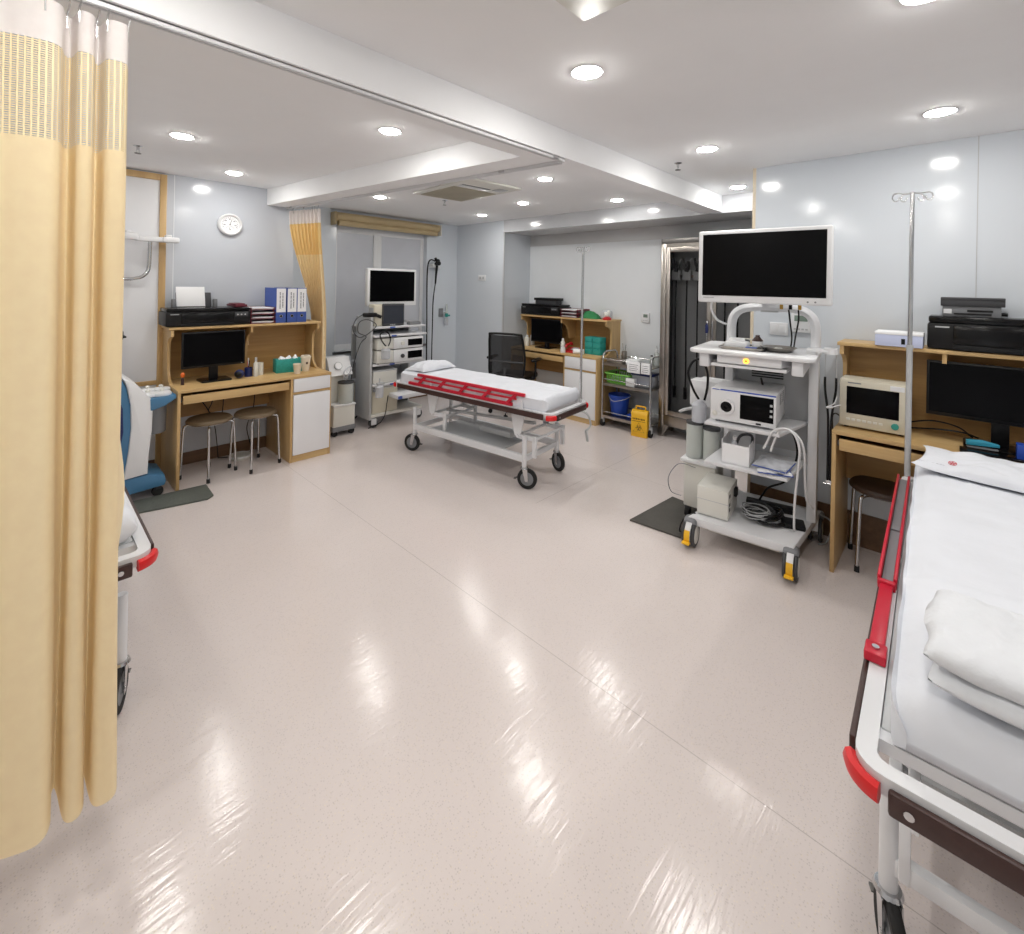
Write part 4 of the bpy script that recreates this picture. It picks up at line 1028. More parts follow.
# things on the right desk
t = thing('patient_monitor', 'beige patient monitor with dark screen on the right desk', 'patient monitor', on(DR, 0.165, 0.115, 0.7855), R(-90))
obj('casing', B().b2((-0.15, 0, 0.008), (0.15, 0.15, 0.275), 0.012), 'beige', t)
obj('front_bezel', B().b2((-0.148, -0.012, 0.012), (0.148, 0.004, 0.272), 0.008), 'beige', t)
obj('screen', B().b2((-0.115, -0.0135, 0.085), (0.113, -0.010, 0.235), 0.001), 'screen', t)
for k in range(7): obj('button', B().b2((-0.115 + k * 0.024, -0.016, 0.045), (-0.098 + k * 0.024, -0.011, 0.058), 0.002), 'offwhite', t)
obj('control_knob', B().cyl((0.098, -0.026, 0.052), (0.098, -0.010, 0.052), 0.016, n=20), 'tealhose', t)
obj('sticker', B().b2((0.075, -0.0135, 0.238), (0.135, -0.0115, 0.264)), 'white', t)
obj('name_strip', B().b2((-0.11, -0.0132, 0.252), (-0.05, -0.0118, 0.258)), 'greyplast', t)
for x in (-0.12, 0.12): obj('rubber_foot', B().cyl((x, 0.03, 0), (x, 0.03, 0.01), 0.012, n=10).cyl((x, 0.12, 0), (x, 0.12, 0.01), 0.012, n=10), 'rubber', t)
t = thing('supply_carton', 'flat pale blue box on the right desk hutch beside the large printer', 'box', on(DR, 0.265, 0.23, 1.2555), R(-90))
obj('tray', B().b2((-0.10, -0.06, 0), (0.10, 0.10, 0.066), 0.002), mat('pale_blue_card', (196, 204, 232), 0.6), t)
obj('lid', B().b2((-0.102, -0.062, 0.062), (0.102, 0.102, 0.078), 0.003), 'paper', t)
obj('side_label', B().b2((0.012, -0.0615, 0.014), (0.028, -0.0595, 0.044)), 'black', t)
t = thing('stapler', 'turquoise stapler lying on the monitor foot of the right desk', 'stapler', on(DR, 0.59, 0.12, 0.7990), R(-82))
obj('base_plate', B().b2((-0.055, -0.012, 0), (0.055, 0.012, 0.008), 0.003), 'greyplast', t)
obj('top_arm', B().prism([(-0.058, 0.012), (0.058, 0.018), (0.058, 0.03), (0.0, 0.042), (-0.058, 0.036)], 'y', -0.012, 0.012, 0.004), mat('turquoise_plastic', (60, 160, 190), 0.35), t)
tag(obj('blue_carton', B().b2((-0.06, -0.03, 0), (0.06, 0.03, 0.075), 0.003), 'blue', None, 38, on(DR, 0.76, 0.09, 0.7855), R(-90)), 'royal blue box at the right edge on the right desk', 'box')
tag(obj('keyboard', B().b2((-0.11, -0.04, 0), (0.11, 0.04, 0.012), 0.003), 'gloss_black', None, 38, on(DR, 0.62, 0.075, 0.7855), R(-90)), 'small black keyboard before the monitor on the right desk', 'keyboard')
for i, (pts, lb) in enumerate([
    ([on(DR, 0.30, 0.30, 0.83), on(DR, 0.40, 0.28, 0.865), on(DR, 0.50, 0.3, 0.85), on(DR, 0.56, 0.33, 0.80)], 'upper black cable behind the patient monitor on the right desk'),
    ([on(DR, 0.30, 0.30, 0.80), on(DR, 0.42, 0.25, 0.83), on(DR, 0.52, 0.25, 0.835), on(DR, 0.58, 0.34, 0.80)], 'lower black cable behind the patient monitor on the right desk'),
    ([on(DR, 0.01, 0.26, 0.80), on(DR, -0.02, 0.22, 0.83), on(DR, -0.03, 0.2, 0.78), on(DR, -0.02, 0.3, 0.5)], 'black cable hanging over the left end of the right desk')]):
    tag(obj('power_cable', B().tube(pts, 0.004, 6, 8), 'black', None, 60), lb, 'cable', 'cables on the right desk')
# office chair
t = thing('office_chair', 'black mesh office chair at the niche desk behind the middle trolley', 'chair', (4.13, 3.86, 0), R(112))
for k in range(5):
    a = R(72 * k + 20); c, s = math.cos(a), math.sin(a)
    lg = obj('base_arm', B().tube([(c * 0.03, s * 0.03, 0.13), (c * 0.15, s * 0.15, 0.10), (c * 0.28, s * 0.28, 0.068)], lambda u: 0.02 - 0.008 * u, 8, 4), 'chrome', t)
    obj('castor', B().cyl((c * 0.28 - s * 0.018, s * 0.28 + c * 0.018, 0.026), (c * 0.28 + s * 0.018, s * 0.28 - c * 0.018, 0.026), 0.026, n=16).cyl((c * 0.28, s * 0.28, 0.04), (c * 0.28, s * 0.28, 0.07), 0.007, n=8), 'black', lg)
obj('gas_column', B().cyl((0, 0, 0.10), (0, 0, 0.30), 0.026, n=16).cyl((0, 0, 0.28), (0, 0, 0.41), 0.016, n=14), 'dgrey', t)
obj('seat', B().b2((-0.23, -0.23, 0.42), (0.23, 0.23, 0.49), 0.03, 4), 'black', t)
obj('seat_mechanism', B().b2((-0.09, -0.12, 0.385), (0.09, 0.10, 0.425), 0.008), 'dgrey', t)
bf = B(); pts = [(-0.21, 0, 0), (-0.22, 0, 0.2), (-0.20, 0, 0.42), (-0.16, 0, 0.455), (0.16, 0, 0.455), (0.20, 0, 0.42), (0.22, 0, 0.2), (0.21, 0, 0), (0.15, 0, -0.025), (-0.15, 0, -0.025)]
def bk(p): return (p[0], 0.26 - 0.05 * (1 - (p[0] / 0.22) ** 2) * -1 * 0.4 - 0.03 * math.sin(PI * max(0, p[2]) / 0.45) + p[2] * 0.10, p[2] + 0.53)
bf.tube([bk(p) for p in pts], 0.014, 8, 5, closed=True)
obj('back_frame', bf, 'black', t)
mk = NT('black_mesh'); mk.p.inputs['Base Color'].default_value = (0.012, 0.012, 0.014, 1); mk.p.inputs['Roughness'].default_value = 0.8
_tr = mk.n('ShaderNodeBsdfTransparent'); _mx = mk.n('ShaderNodeMixShader'); _mp = mk.coord((1, 1, 1)); _ck = mk.n('ShaderNodeTexChecker', i_Scale=260.0); mk.l(_mp, 0, _ck, 0)
_f = mk.math('MULTIPLY', _ck.outputs[1], None, vb=0.18); mk.t.links.new(_f, _mx.inputs[0]); mk.l(mk.p, 0, _mx, 1); mk.l(_tr, 0, _mx, 2); mk.l(_mx, 0, mk.out, 0)
M['mesh'] = mk.m
obj('back_mesh', B().grid(lambda u, v: bk(((u - 0.5) * 0.41, 0, v * 0.45 - 0.01)), 14, 14), 'mesh', t)
obj('lumbar_bar', B().tube([bk((-0.21, 0, 0.13)), bk((0, 0, 0.13)), bk((0.21, 0, 0.13))], 0.012, 8, 5), 'dgrey', t)
obj('back_bracket', B().tube([(0, 0.05, 0.405), (0, 0.24, 0.42), (0, 0.31, 0.50), (0, 0.30, 0.60)], 0.018, 8, 5), 'dgrey', t)
for sx in (-1, 1):
    obj('armrest', B().tube([(sx * 0.20, 0.05, 0.45), (sx * 0.275, 0.05, 0.46), (sx * 0.285, 0.05, 0.58), (sx * 0.285, 0.05, 0.655)], 0.014, 8, 5).b2((sx * 0.285 - 0.03, -0.10, 0.655), (sx * 0.285 + 0.03, 0.13, 0.685), 0.01), 'black', t)
# ------------------------------------------------------------------ large equipment cart on the right
CX_, CY_, CA = 2.87, 0.89, R(7)
CO = (CX_, CY_)
def CW(x, y, z): return loc2(CO, CA, x, y, z)
t = thing('equipment_cart', 'large white endoscopy cart with yellow caster brakes beside the right wall', 'equipment cart', (CX_, CY_, 0), CA)
def skew(x0, x1, yl0, yr0, yl1, yr1): return [(x0, yl0), (x0, yr0), (x1, yr1), (x1, yl1)]
obj('base', B().prism(skew(-0.03, 0.57, 0.275, -0.275, 0.15, -0.365), 'z', 0.125, 0.172, 0.006), 'steelwhite', t)
obj('base_drawer', B().prism(skew(0.07, 0.45, 0.18, -0.20, 0.15, -0.24), 'z', 0.072, 0.124, 0.003), 'offwhite', t)
for x, y, a in ((-0.025, 0.262, 0), (-0.025, -0.262, 0), (0.555, 0.13, 0), (0.555, -0.345, 0)):
    obj('corner_bumper', B().box((x + 0.01, y, 0.142), (0.075, 0.075, 0.048), 0.018, 0, 3), 'greyplast', t)
def cart_caster(x, y, brake=True):
    f = B().cyl((x, y, 0.10), (x, y, 0.124), 0.022, n=16).box((x - 0.012, y, 0.115), (0.05, 0.046, 0.028), 0.01)
    cv = []
    for k in range(9):
        a = R(60 + 110 * k / 8); cv.append((x - 0.02 + 0.079 * math.cos(a), 0.074 + 0.079 * math.sin(a)))
    for k in range(8, -1, -1):
        a = R(60 + 110 * k / 8); cv.append((x - 0.02 + 0.072 * math.cos(a), 0.074 + 0.072 * math.sin(a)))
    f.prism(cv, 'y', y - 0.016, y + 0.016)
    fk = obj('caster_housing', f, 'white', t)
    q = Matrix.Rotation(R(90), 3, 'X')
    for s in (-1, 1):
        yc = y + s * 0.026
        obj('wheel', B().lathe([(0.052, -0.010), (0.066, -0.010), (0.072, -0.004), (0.072, 0.004), (0.066, 0.010), (0.052, 0.010)], (x - 0.02, yc, 0.0725), 30, q, True), 'dgrey', fk)
        obj('wheel_disc', B().lathe([(0, -0.011), (0.046, -0.012), (0.053, -0.008), (0.053, 0.008), (0.046, 0.012), (0, 0.011)], (x - 0.02, yc, 0.0725), 28, q), 'offwhite', fk)
    if brake:
        p = []
        for k in range(8):
            a = R(150 + 44 * k / 7); p.append((x - 0.02 + 0.086 * math.cos(a), 0.074 + 0.086 * math.sin(a)))
        for k in range(7, -1, -1):
            a = R(150 + 44 * k / 7); p.append((x - 0.02 + 0.0795 * math.cos(a), 0.074 + 0.0795 * math.sin(a)))
        obj('brake_pedal', B().prism(p, 'y', y - 0.0155, y + 0.0155).box((x - 0.115, y, 0.052), (0.03, 0.044, 0.012), 0.004), 'yellow', fk)
cart_caster(-0.005, 0.262); cart_caster(-0.005, -0.262); cart_caster(0.54, 0.115, False); cart_caster(0.54, -0.34, False)
obj('column', B().b2((0.35, 0.115, 0.17), (0.47, 0.165, 1.166), 0.006), 'steelwhite', t)
obj('column', B().b2((0.35, -0.35, 0.17), (0.47, -0.30, 1.166), 0.006), 'steelwhite', t)
obj('back_plate', B().b2((0.44, -0.30, 0.55), (0.46, 0.115, 1.10)), 'lgrey', t)
vt = B()
for k in range(7): vt.b2((0.436, -0.16, 0.985 + k * 0.016), (0.442, 0.02, 0.993 + k * 0.016))
obj('back_vent', vt, 'black', t)
for z, nm in ((0.735, 'shelf'), (0.50, 'shelf')):
    obj(nm, B().prism(skew(0.0, 0.40, 0.20, -0.195 if z > 0.6 else -0.235, 0.165, -0.30), 'z', z, z + 0.02, 0.004), 'steelwhite', t)
obj('top_shelf', B().prism(rrect(-0.045, 0.50, -0.36, 0.29, 0.05), 'z', 1.166, 1.19, 0.007), 'white', t)
obj('shelf_housing', B().prism(skew(-0.022, 0.46, 0.13, -0.20, 0.165, -0.33), 'z', 1.118, 1.166, 0.004), 'steelwhite', t)
for s, y in ((1, 0.205), (-1, -0.275)):
    obj('shelf_bracket', B().b2((-0.015, y - 0.028, 1.085), (0.37, y + 0.028, 1.166), 0.006), 'steelwhite', t)
obj('keyboard_drawer', B().b2((-0.012, -0.225, 1.094), (0.33, 0.168, 1.112), 0.004), 'white', t)
pl = obj('indicator_lamp', B().cyl((-0.0215, -0.025, 1.142), (-0.026, -0.025, 1.142), 0.015, n=20), 'amberled', t); pl['label'] = 'round glowing amber indicator'
obj('lamp_icon', B().cyl((-0.0255, -0.025, 1.142), (-0.0265, -0.025, 1.142), 0.006, n=10), 'gold', pl)
arch = B(); pts = [(0.40, 0.14, 1.19), (0.40, 0.14, 1.30), (0.40, 0.125, 1.375), (0.40, 0.08, 1.42), (0.40, 0.0, 1.437), (0.40, -0.10, 1.44), (0.40, -0.20, 1.437), (0.40, -0.27, 1.42), (0.40, -0.315, 1.375), (0.40, -0.33, 1.30), (0.40, -0.33, 1.19)]
arch.tube(pts, 0.027, 14, 5)
for v in arch.b.verts: v.co.x = 0.40 + (v.co.x - 0.40) * 1.7
obj('arch', arch, 'steelwhite', t)
obj('scope_holder', B().b2((0.16, -0.43, 1.205), (0.24, -0.30, 1.222), 0.006).lathe([(0.026, 1.20), (0.034, 1.20), (0.034, 1.232), (0.026, 1.232)], (0.19, -0.415, 0), 20, None, True).b2((0.17, -0.345, 1.185), (0.23, -0.30, 1.21), 0.004), 'white', t)
# display on the arch
t = thing('medical_display', 'large white-framed dark display on the equipment cart arch', 'monitor', CW(0.10, -0.077, 0), CA + R(-1.2))
D0 = 1.468
obj('casing', B().b2((-0.045, -0.345, D0), (0.012, 0.345, D0 + 0.435), 0.012, 3).b2((0.01, -0.27, D0 + 0.06), (0.05, 0.27, D0 + 0.38), 0.02), 'white', t)
obj('screen', B().b2((-0.0475, -0.318, D0 + 0.042), (-0.044, 0.318, D0 + 0.412)), 'screen', t)
obj('name_strip', B().b2((-0.0462, 0.25, D0 + 0.026), (-0.0445, 0.312, D0 + 0.033)), 'lgrey', t)
for k in range(2): obj('button', B().cyl((-0.0465, -0.235 - k * 0.035, D0 + 0.018), (-0.044, -0.235 - k * 0.035, D0 + 0.018), 0.005, n=10), 'greyplast', t)
obj('mount_arm', B().b2((0.05, -0.06, D0 + 0.05), (0.34, 0.06, D0 + 0.11), 0.008).b2((0.27, -0.05, D0 - 0.06), (0.34, 0.05, D0 + 0.06), 0.006), 'lgrey', t)
cb = B()
for k, y in enumerate((-0.10, -0.145, -0.19)): cb.cyl((0.10, y, D0 - 0.035), (0.10, y, D0 - 0.012), 0.011, n=10)
for k, y in enumerate((-0.10, -0.145, -0.19)):
    obj('cable_plug', B().cyl((0.03, y, D0 - 0.028), (0.03, y, D0 + 0.0), 0.009, n=10).cyl((0.03, y, D0 - 0.002), (0.03, y, D0 + 0.04), 0.006, n=8), 'gold' if k != 1 else 'black', t)
for i, (pts, m, lb) in enumerate([
    ([CW(0.12, -0.215, D0 - 0.03), CW(0.14, -0.222, 1.36), CW(0.20, -0.225, 1.27), CW(0.28, -0.21, 1.197)], 'black', 'thin black cable under the display, left one of the pair'),
    ([CW(0.12, -0.262, D0 - 0.03), CW(0.14, -0.262, 1.38), CW(0.20, -0.243, 1.28), CW(0.30, -0.225, 1.197)], 'black', 'thin black cable under the display, right one of the pair'),
    ([CW(0.12, 0.20, D0 + 0.0), CW(0.14, 0.205, 1.42), CW(0.2, 0.19, 1.36), CW(0.28, 0.175, 1.335), CW(0.36, 0.165, 1.32)], 'white', 'white cable curving from the display to the arch')]):
    tag(obj('display_cable', B().tube(pts, 0.0045 if i < 2 else 0.007, 8, 8), m, None, 60), lb, 'cable', 'display cables')
# things on the top shelf
ZT = 1.1905
t = thing('instrument_tray', 'flat steel tray on the top shelf of the equipment cart, left of the dish', 'tray', CW(0.16, 0.035, ZT), CA)
obj('tray_body', B().prism(rrect(-0.10, 0.10, -0.12, 0.10, 0.03), 'z', 0.0, 0.004).lathe([(0.0, 0), (0.0, 0)], n=3) if False else B().prism(rrect(-0.10, 0.10, -0.12, 0.10, 0.03), 'z', 0.0, 0.004), 'steel', t)
obj('tray_rim', B().tube([(x, y, 0.012) for x, y in rrect(-0.108, 0.108, -0.128, 0.108, 0.035)], 0.006, 6, 1, True, False), 'steel', t)
tag(obj('gauze_pack', B().box((0, 0, 0.02), (0.09, 0.13, 0.04), 0.012, 0, 3).box((0.01, 0.005, 0.045), (0.07, 0.09, 0.022), 0.008, 0.2, 3), 'paper', None, 50, CW(0.15, 0.055, ZT + 0.0045), CA), 'white gauze packs on the steel tray of the cart', 'gauze')
tag(obj('syringe_pack', B().box((0, 0, 0.008), (0.03, 0.075, 0.014), 0.004), 'binder', None, 50, CW(0.105, -0.035, ZT + 0.0045), CA + 0.3), 'small blue pack at the edge of the steel tray', 'pack')
t = thing('medicine_bottle', 'small dark brown bottle with white label behind the tray', 'bottle', CW(0.20, -0.047, ZT + 0.0045), CA)
obj('bottle_body', B().lathe([(0, 0), (0.028, 0), (0.029, 0.05), (0.012, 0.072), (0.012, 0.08), (0, 0.08)], n=18), 'brown', t)
obj('bottle_label', B().lathe([(0.0295, 0.008), (0.0298, 0.008), (0.0298, 0.044), (0.0295, 0.044)], n=18, ring=True), 'paper', t)
tag(obj('glass_rod', B().cyl((0, -0.10, 0.0), (0, 0.06, 0.0), 0.004, n=8).cyl((0, 0.055, -0.045), (0, 0.055, 0.003), 0.004, n=8).cyl((0, -0.095, -0.045), (0, -0.095, 0.003), 0.004, n=8), 'offwhite', None, 60, CW(0.29, 0.035, ZT + 0.048), CA), 'thin white wire holder standing behind the tray', 'holder')
t = thing('kidney_dish', 'steel dish with two cables on the top shelf of the equipment cart', 'dish', CW(0.17, -0.16, ZT), CA)
obj('dish_bowl', B().lathe([(0.0, 0.001), (0.055, 0.001), (0.075, 0.012), (0.092, 0.026), (0.096, 0.027), (0.090, 0.022), (0.07, 0.006), (0, 0.004)], n=32), 'steel', t)
obj('dish_sponge', B().box((0.0, 0.0, 0.014), (0.06, 0.04, 0.016), 0.006), 'offwhite', t)
tag(obj('black_tip', B().box((0, 0, 0.012), (0.04, 0.05, 0.024), 0.008), 'black', None, 50, CW(0.10, -0.085, ZT), CA), 'black connector between the tray and the steel dish', 'connector')
# processor
t = thing('video_processor', 'white video processor with blue stripe and round socket on the equipment cart', 'video processor', CW(0.03, 0.0, 0.7555), CA)
obj('case', B().b2((0.012, -0.172, 0.018), (0.40, 0.172, 0.20), 0.006), 'white', t)
fp = obj('front_panel', B().b2((0.0, -0.174, 0.014), (0.016, 0.174, 0.202), 0.006), 'white', t)
obj('blue_stripe', B().b2((-0.0012, -0.172, 0.192), (0.004, 0.12, 0.1995), 0.001).b2((-0.001, 0.125, 0.192), (0.004, 0.165, 0.197), 0.001), 'blue', fp)
obj('screen', B().b2((-0.0022, -0.160, 0.042), (0.002, 0.012, 0.182), 0.001), 'screen', fp)
for k in range(3): obj('touch_key', B().b2((-0.0032, -0.155, 0.075 + k * 0.03), (-0.0018, -0.142, 0.088 + k * 0.03)), 'lgrey', fp)
so = obj('socket_ring', B().lathe([(0.030, 0.0), (0.046, 0.0), (0.044, 0.012), (0.032, 0.012)], (-0.001, 0.085, 0.10), 26, Matrix.Rotation(R(-90), 3, 'Y'), True), 'white', fp)
obj('socket', B().lathe([(0.0, 0.001), (0.031, 0.001), (0.031, 0.006), (0.018, 0.006), (0.016, 0.016), (0.010, 0.016), (0.008, 0.004), (0, 0.004)], (-0.001, 0.085, 0.10), 24, Matrix.Rotation(R(-90), 3, 'Y')), 'gloss_black', fp)
obj('power_button', B().lathe([(0, 0.001), (0.015, 0.001), (0.015, 0.004), (0.012, 0.006), (0, 0.006)], (-0.001, 0.148, 0.052), 20, Matrix.Rotation(R(-90), 3, 'Y')), 'offwhite', fp)
obj('usb_port', B().b2((-0.0016, -0.098, 0.022), (0.001, -0.072, 0.032)), 'black', fp)
vs_ = B()
for k in range(6):
    for q in range(2): vs_.b2((0.15 + 0.11 * q, -0.1728, 0.12 + k * 0.011), (0.22 + 0.11 * q, -0.1715, 0.125 + k * 0.011))
obj('side_vent', vs_, 'greyplast', t)
for x in (0.04, 0.36):
    for y in (-0.14, 0.14): obj('rubber_foot', B().cyl((x, y, 0), (x, y, 0.02), 0.014, n=12), 'greyplast', t)
# middle and lower shelf
t = thing('open_carton', 'open white paper box of probes on the lower shelf of the equipment cart', 'box', CW(0.04, 0.035, 0.5205), CA)
obj('carton', B().b2((0, -0.075, 0), (0.19, 0.075, 0.003)).b2((0, -0.075, 0), (0.003, 0.075, 0.115)).b2((0.187, -0.075, 0), (0.19, 0.075, 0.15)).b2((0, -0.075, 0), (0.19, -0.072, 0.125)).b2((0, 0.072, 0), (0.19, 0.075, 0.135)), 'paper', t)
tag(obj('probe_cable', B().tube([CW(0.10, 0.05, 0.56), CW(0.10, 0.03, 0.66), CW(0.12, -0.0, 0.685), CW(0.16, -0.035, 0.665), CW(0.17, -0.02, 0.56)], 0.008, 8, 6), 'dgrey', None, 60), 'dark grey probe loop sticking out of the open white box', 'cable')
t = thing('clear_bottle', 'clear bottle standing in the open white box', 'bottle', CW(0.07, 0.045, 0.5245), CA)
obj('bottle_body', B().lathe([(0, 0), (0.02, 0), (0.02, 0.10), (0.009, 0.125), (0.009, 0.135), (0, 0.135)], n=16), 'film', t)
obj('cap', B().lathe([(0, 0.134), (0.011, 0.134), (0.011, 0.152), (0, 0.152)], n=14), 'white', t)
for k, (x, y, rz, lb, m) in enumerate([(0.10, -0.15, 0.25, 'lower clear film pouch on the lower shelf of the cart', 'film'), (0.11, -0.155, -0.12, 'upper clear film pouch on the lower shelf of the cart', 'film')]):
    t = thing('film_pouch', lb, 'pouch', CW(x, y, 0.5205 + 0.022 * k), CA + rz, 'film pouches on the cart')
    g = B(); g.grid(lambda u, v: ((u - 0.5) * 0.20, (v - 0.5) * 0.17, 0.012 + 0.012 * noise.noise(Vector((u * 4, v * 4, k * 3.0))) + 0.018 * math.sin(PI * u) * math.sin(PI * v)), 16, 14)
    g.b2((-0.09, -0.075, 0.0), (0.09, 0.075, 0.004))
    obj('pouch', g, 'paper' if k == 0 else m, t, 60)
    obj('blue_seal', B().tube([((u - 0.5) * 0.20, -0.088, 0.008) for u in (0, 0.3, 0.6, 1.0)], 0.003, 6, 3).tube([(-0.104, (v - 0.5) * 0.17, 0.008) for v in (0, 0.5, 1.0)], 0.003, 6, 3), 'binder', t)
t = thing('control_unit', 'off white control box on the base of the equipment cart', 'control unit', CW(0.035, 0.155, 0.1725), CA)
obj('case', B().b2((0, -0.088, 0.006), (0.26, 0.088, 0.175), 0.004), 'offwhite', t)
obj('case_seam', B().b2((-0.001, -0.089, 0.098), (0.261, 0.089, 0.101)), 'lgrey', t)
for z in (0.05, 0.08, 0.13): obj('side_port', B().b2((0.03, -0.0895, z), (0.055, -0.087, z + 0.018)), 'black', t)
obj('side_connector', B().b2((0.15, -0.105, 0.10), (0.2, -0.088, 0.15), 0.003), 'black', t)
for x in (0.03, 0.23):
    for y in (-0.07, 0.07): obj('rubber_foot', B().cyl((x, y, 0), (x, y, 0.007), 0.01, n=10), 'rubber', t)
rn = random.Random(5)
for k, (r0, m, lb) in enumerate([(0.105, 'black', 'thick tangled black cable on the base of the equipment cart'), (0.085, 'dgrey', 'grey coiled cable on the base of the equipment cart'), (0.075, 'lgrey', 'pale thin coiled wire on the base of the equipment cart')]):
    pts = []
    for q in range(34):
        a = q * 0.95; rr = r0 * (0.75 + 0.4 * rn.random()); z = 0.178 + 0.010 * k + (q / 34) * 0.05 + 0.014 * rn.random()
        pts.append(CW(0.22 - 0.03 * k + rr * math.cos(a), -0.10 + 0.02 * k + rr * 1.0 * math.sin(a), z))
    tag(obj('coiled_cable', B().tube(pts, (0.007, 0.004, 0.0025)[k], 7, 4), m, None, 60), lb, 'cable', 'coiled cables on the cart base')
tag(obj('power_strip', B().b2((-0.03, -0.13, 0), (0.03, 0.13, 0.035), 0.006), 'black', None, 40, CW(0.395, -0.10, 0.1725), CA + 0.1), 'black power strip at the back of the equipment cart base', 'power strip')
tag(obj('foot_switch', B().b2((-0.05, -0.06, 0), (0.05, 0.06, 0.03), 0.008), 'black', None, 40, CW(0.23, -0.245, 0.1725), CA + 0.2), 'flat black pedal at the right of the equipment cart base', 'pedal')
for i, (pts, lb) in enumerate([
    ([(0.02, -0.115, 0.655), (0.01, -0.135, 0.70), (-0.01, -0.165, 0.77), (-0.012, -0.225, 0.795), (-0.012, -0.27, 0.765), (0.0, -0.29, 0.69), (0.02, -0.285, 0.60), (0.06, -0.268, 0.40), (0.10, -0.262, 0.24), (0.16, -0.26, 0.182)], 'pale hose looping over the processor shelf, outer one'),
    ([(0.03, -0.15, 0.645), (0.02, -0.165, 0.70), (0.0, -0.195, 0.775), (0.0, -0.25, 0.785), (0.0, -0.295, 0.74), (0.02, -0.312, 0.66), (0.10, -0.310, 0.50), (0.18, -0.315, 0.36), (0.24, -0.34, 0.30)], 'pale hose looping over the processor shelf, inner one')]):
    tag(obj('hose', B().tube([CW(*p) for p in pts], 0.0062, 8, 6), 'white', None, 60), lb, 'hose', 'pale hoses on the cart')
tag(obj('cable', B().tube([CW(0.33, -0.05, 1.0), CW(0.32, -0.1, 0.8), CW(0.33, -0.15, 0.72), CW(0.33, -0.22, 0.70), CW(0.34, -0.25, 0.56), CW(0.33, -0.2, 0.40), CW(0.34, -0.1, 0.32), CW(0.36, -0.05, 0.225)], 0.006, 7, 6), 'black', None, 60), 'black cable running down behind the cart shelves', 'cable')
tag(obj('floor_cable', B().tube([CW(0.50, -0.33, 0.18), CW(0.56, -0.42, 0.12), CW(0.50, -0.40, 0.02), CW(0.46, -0.36, 0.008)], 0.005, 7, 6), 'lgrey', None, 60), 'grey cable leaving the cart base towards the right desk', 'cable')
tag(obj('mains_cable', B().tube([CW(0.03, 0.25, 0.176), CW(-0.01, 0.31, 0.13), CW(0.02, 0.34, 0.04), CW(0.12, 0.33, 0.013), CW(0.26, 0.3, 0.008), CW(0.4, 0.3, 0.008)], 0.005, 7, 6), 'black', None, 60), 'black cable over the left edge of the cart base onto the dark mat', 'cable')
# endoscope leads hanging on the cart's right side
hx, hy = CW(0.19, -0.415, 0)[:2]
t = thing('endoscope_lead', 'pair of black leads hanging from the cart holder beside the right desk', 'endoscope lead', (hx, hy, 0), 0)
for s in (-1, 1):
    obj('wire', B().tube([(0, 0.022 * s, 1.23), (0.0, 0.026 * s, 1.15), (0, 0.026 * s, 1.07)], 0.0018, 6, 4), 'lgrey', t)
    obj('lead', B().tube([(0, 0.026 * s, 1.07), (0, 0.025 * s, 1.0), (0.0, 0.013 * s, 0.90), (0, 0.007 * s, 0.80), (0, 0.006 * s, 0.50)], 0.006, 8, 5), 'black', t)
obj('white_tie', B().tube([(-0.012, 0.015, 0.905), (-0.02, -0.01, 0.91), (-0.015, -0.05, 0.93)], 0.003, 6, 4).tube([(-0.012, 0.015, 0.905), (-0.02, -0.02, 0.93), (-0.02, -0.035, 0.975)], 0.003, 6, 4).tube([(-0.009, 0.012, 0.9), (-0.009, -0.012, 0.905), (0.009, -0.012, 0.905), (0.009, 0.012, 0.9)], 0.003, 6, 3, True), 'white', t)
obj('tip_clip', B().box((0, 0, 0.49), (0.012, 0.03, 0.02), 0.004).cyl((0, 0.025, 0.478), (0, -0.03, 0.478), 0.004, n=8), 'chrome', t)

# dark mat, suction unit behind the cart
tag(obj('floor_mat', B().prism([(2.805, 1.55), (2.835, 1.21), (3.30, 1.19), (3.34, 1.50)], 'z', 0.001, 0.014, 0.004), 'mat'), 'dark rubber floor mat beside the equipment cart', 'floor mat')
tag(obj('floor_mat', B().prism([(0.545, 3.875), (0.93, 3.79), (0.975, 3.83), (0.985, 4.065), (0.55, 4.10)], 'z', 0.001, 0.014, 0.004), 'matg'), 'grey green rubber floor mat before the blue and white machine', 'floor mat')
def castor_small(p, x, y, r=0.032):
    c = obj('castor', B().cyl((x, y - 0.012, r), (x, y + 0.012, r), r, n=18), 'rubber', p)
    obj('castor_fork', B().b2((x - 0.012, y - 0.018, r * 1.4), (x + 0.02, y + 0.018, r * 2.3), 0.004), 'dgrey', c)
def jar(p, x, y, z, r, h, m='jar'):
    j = obj('suction_jar', B().lathe([(0, 0), (r * 0.95, 0), (r, 0.01), (r, h), (r - 0.003, h), (r - 0.003, 0.012), (0, 0.006)], (x, y, z), 26), m, p)
    obj('jar_lid', B().lathe([(0, h - 0.002), (r * 1.05, h - 0.002), (r * 1.05, h + 0.014), (r * 0.4, h + 0.022), (0, h + 0.022)], (x, y, z), 26), 'dgrey', j)
    return j
t = thing('suction_unit', 'white suction unit with two clear jars behind the equipment cart', 'suction unit', (3.22, 1.268, 0), R(4))
obj('lower_cabinet', B().b2((-0.08, -0.135, 0.075), (0.30, 0.07, 0.375), 0.008), 'offwhite', t)
obj('jar_tray', B().b2((-0.10, -0.145, 0.375), (0.32, 0.09, 0.398), 0.006), 'white', t)
obj('upper_housing', B().b2((0.05, -0.135, 0.398), (0.30, 0.07, 0.90), 0.012).b2((0.005, -0.135, 0.74), (0.12, 0.07, 0.92), 0.012), 'white', t)
jar(t, -0.02, 0.02, 0.399, 0.054, 0.23); jar(t, -0.02, -0.09, 0.399, 0.052, 0.21)
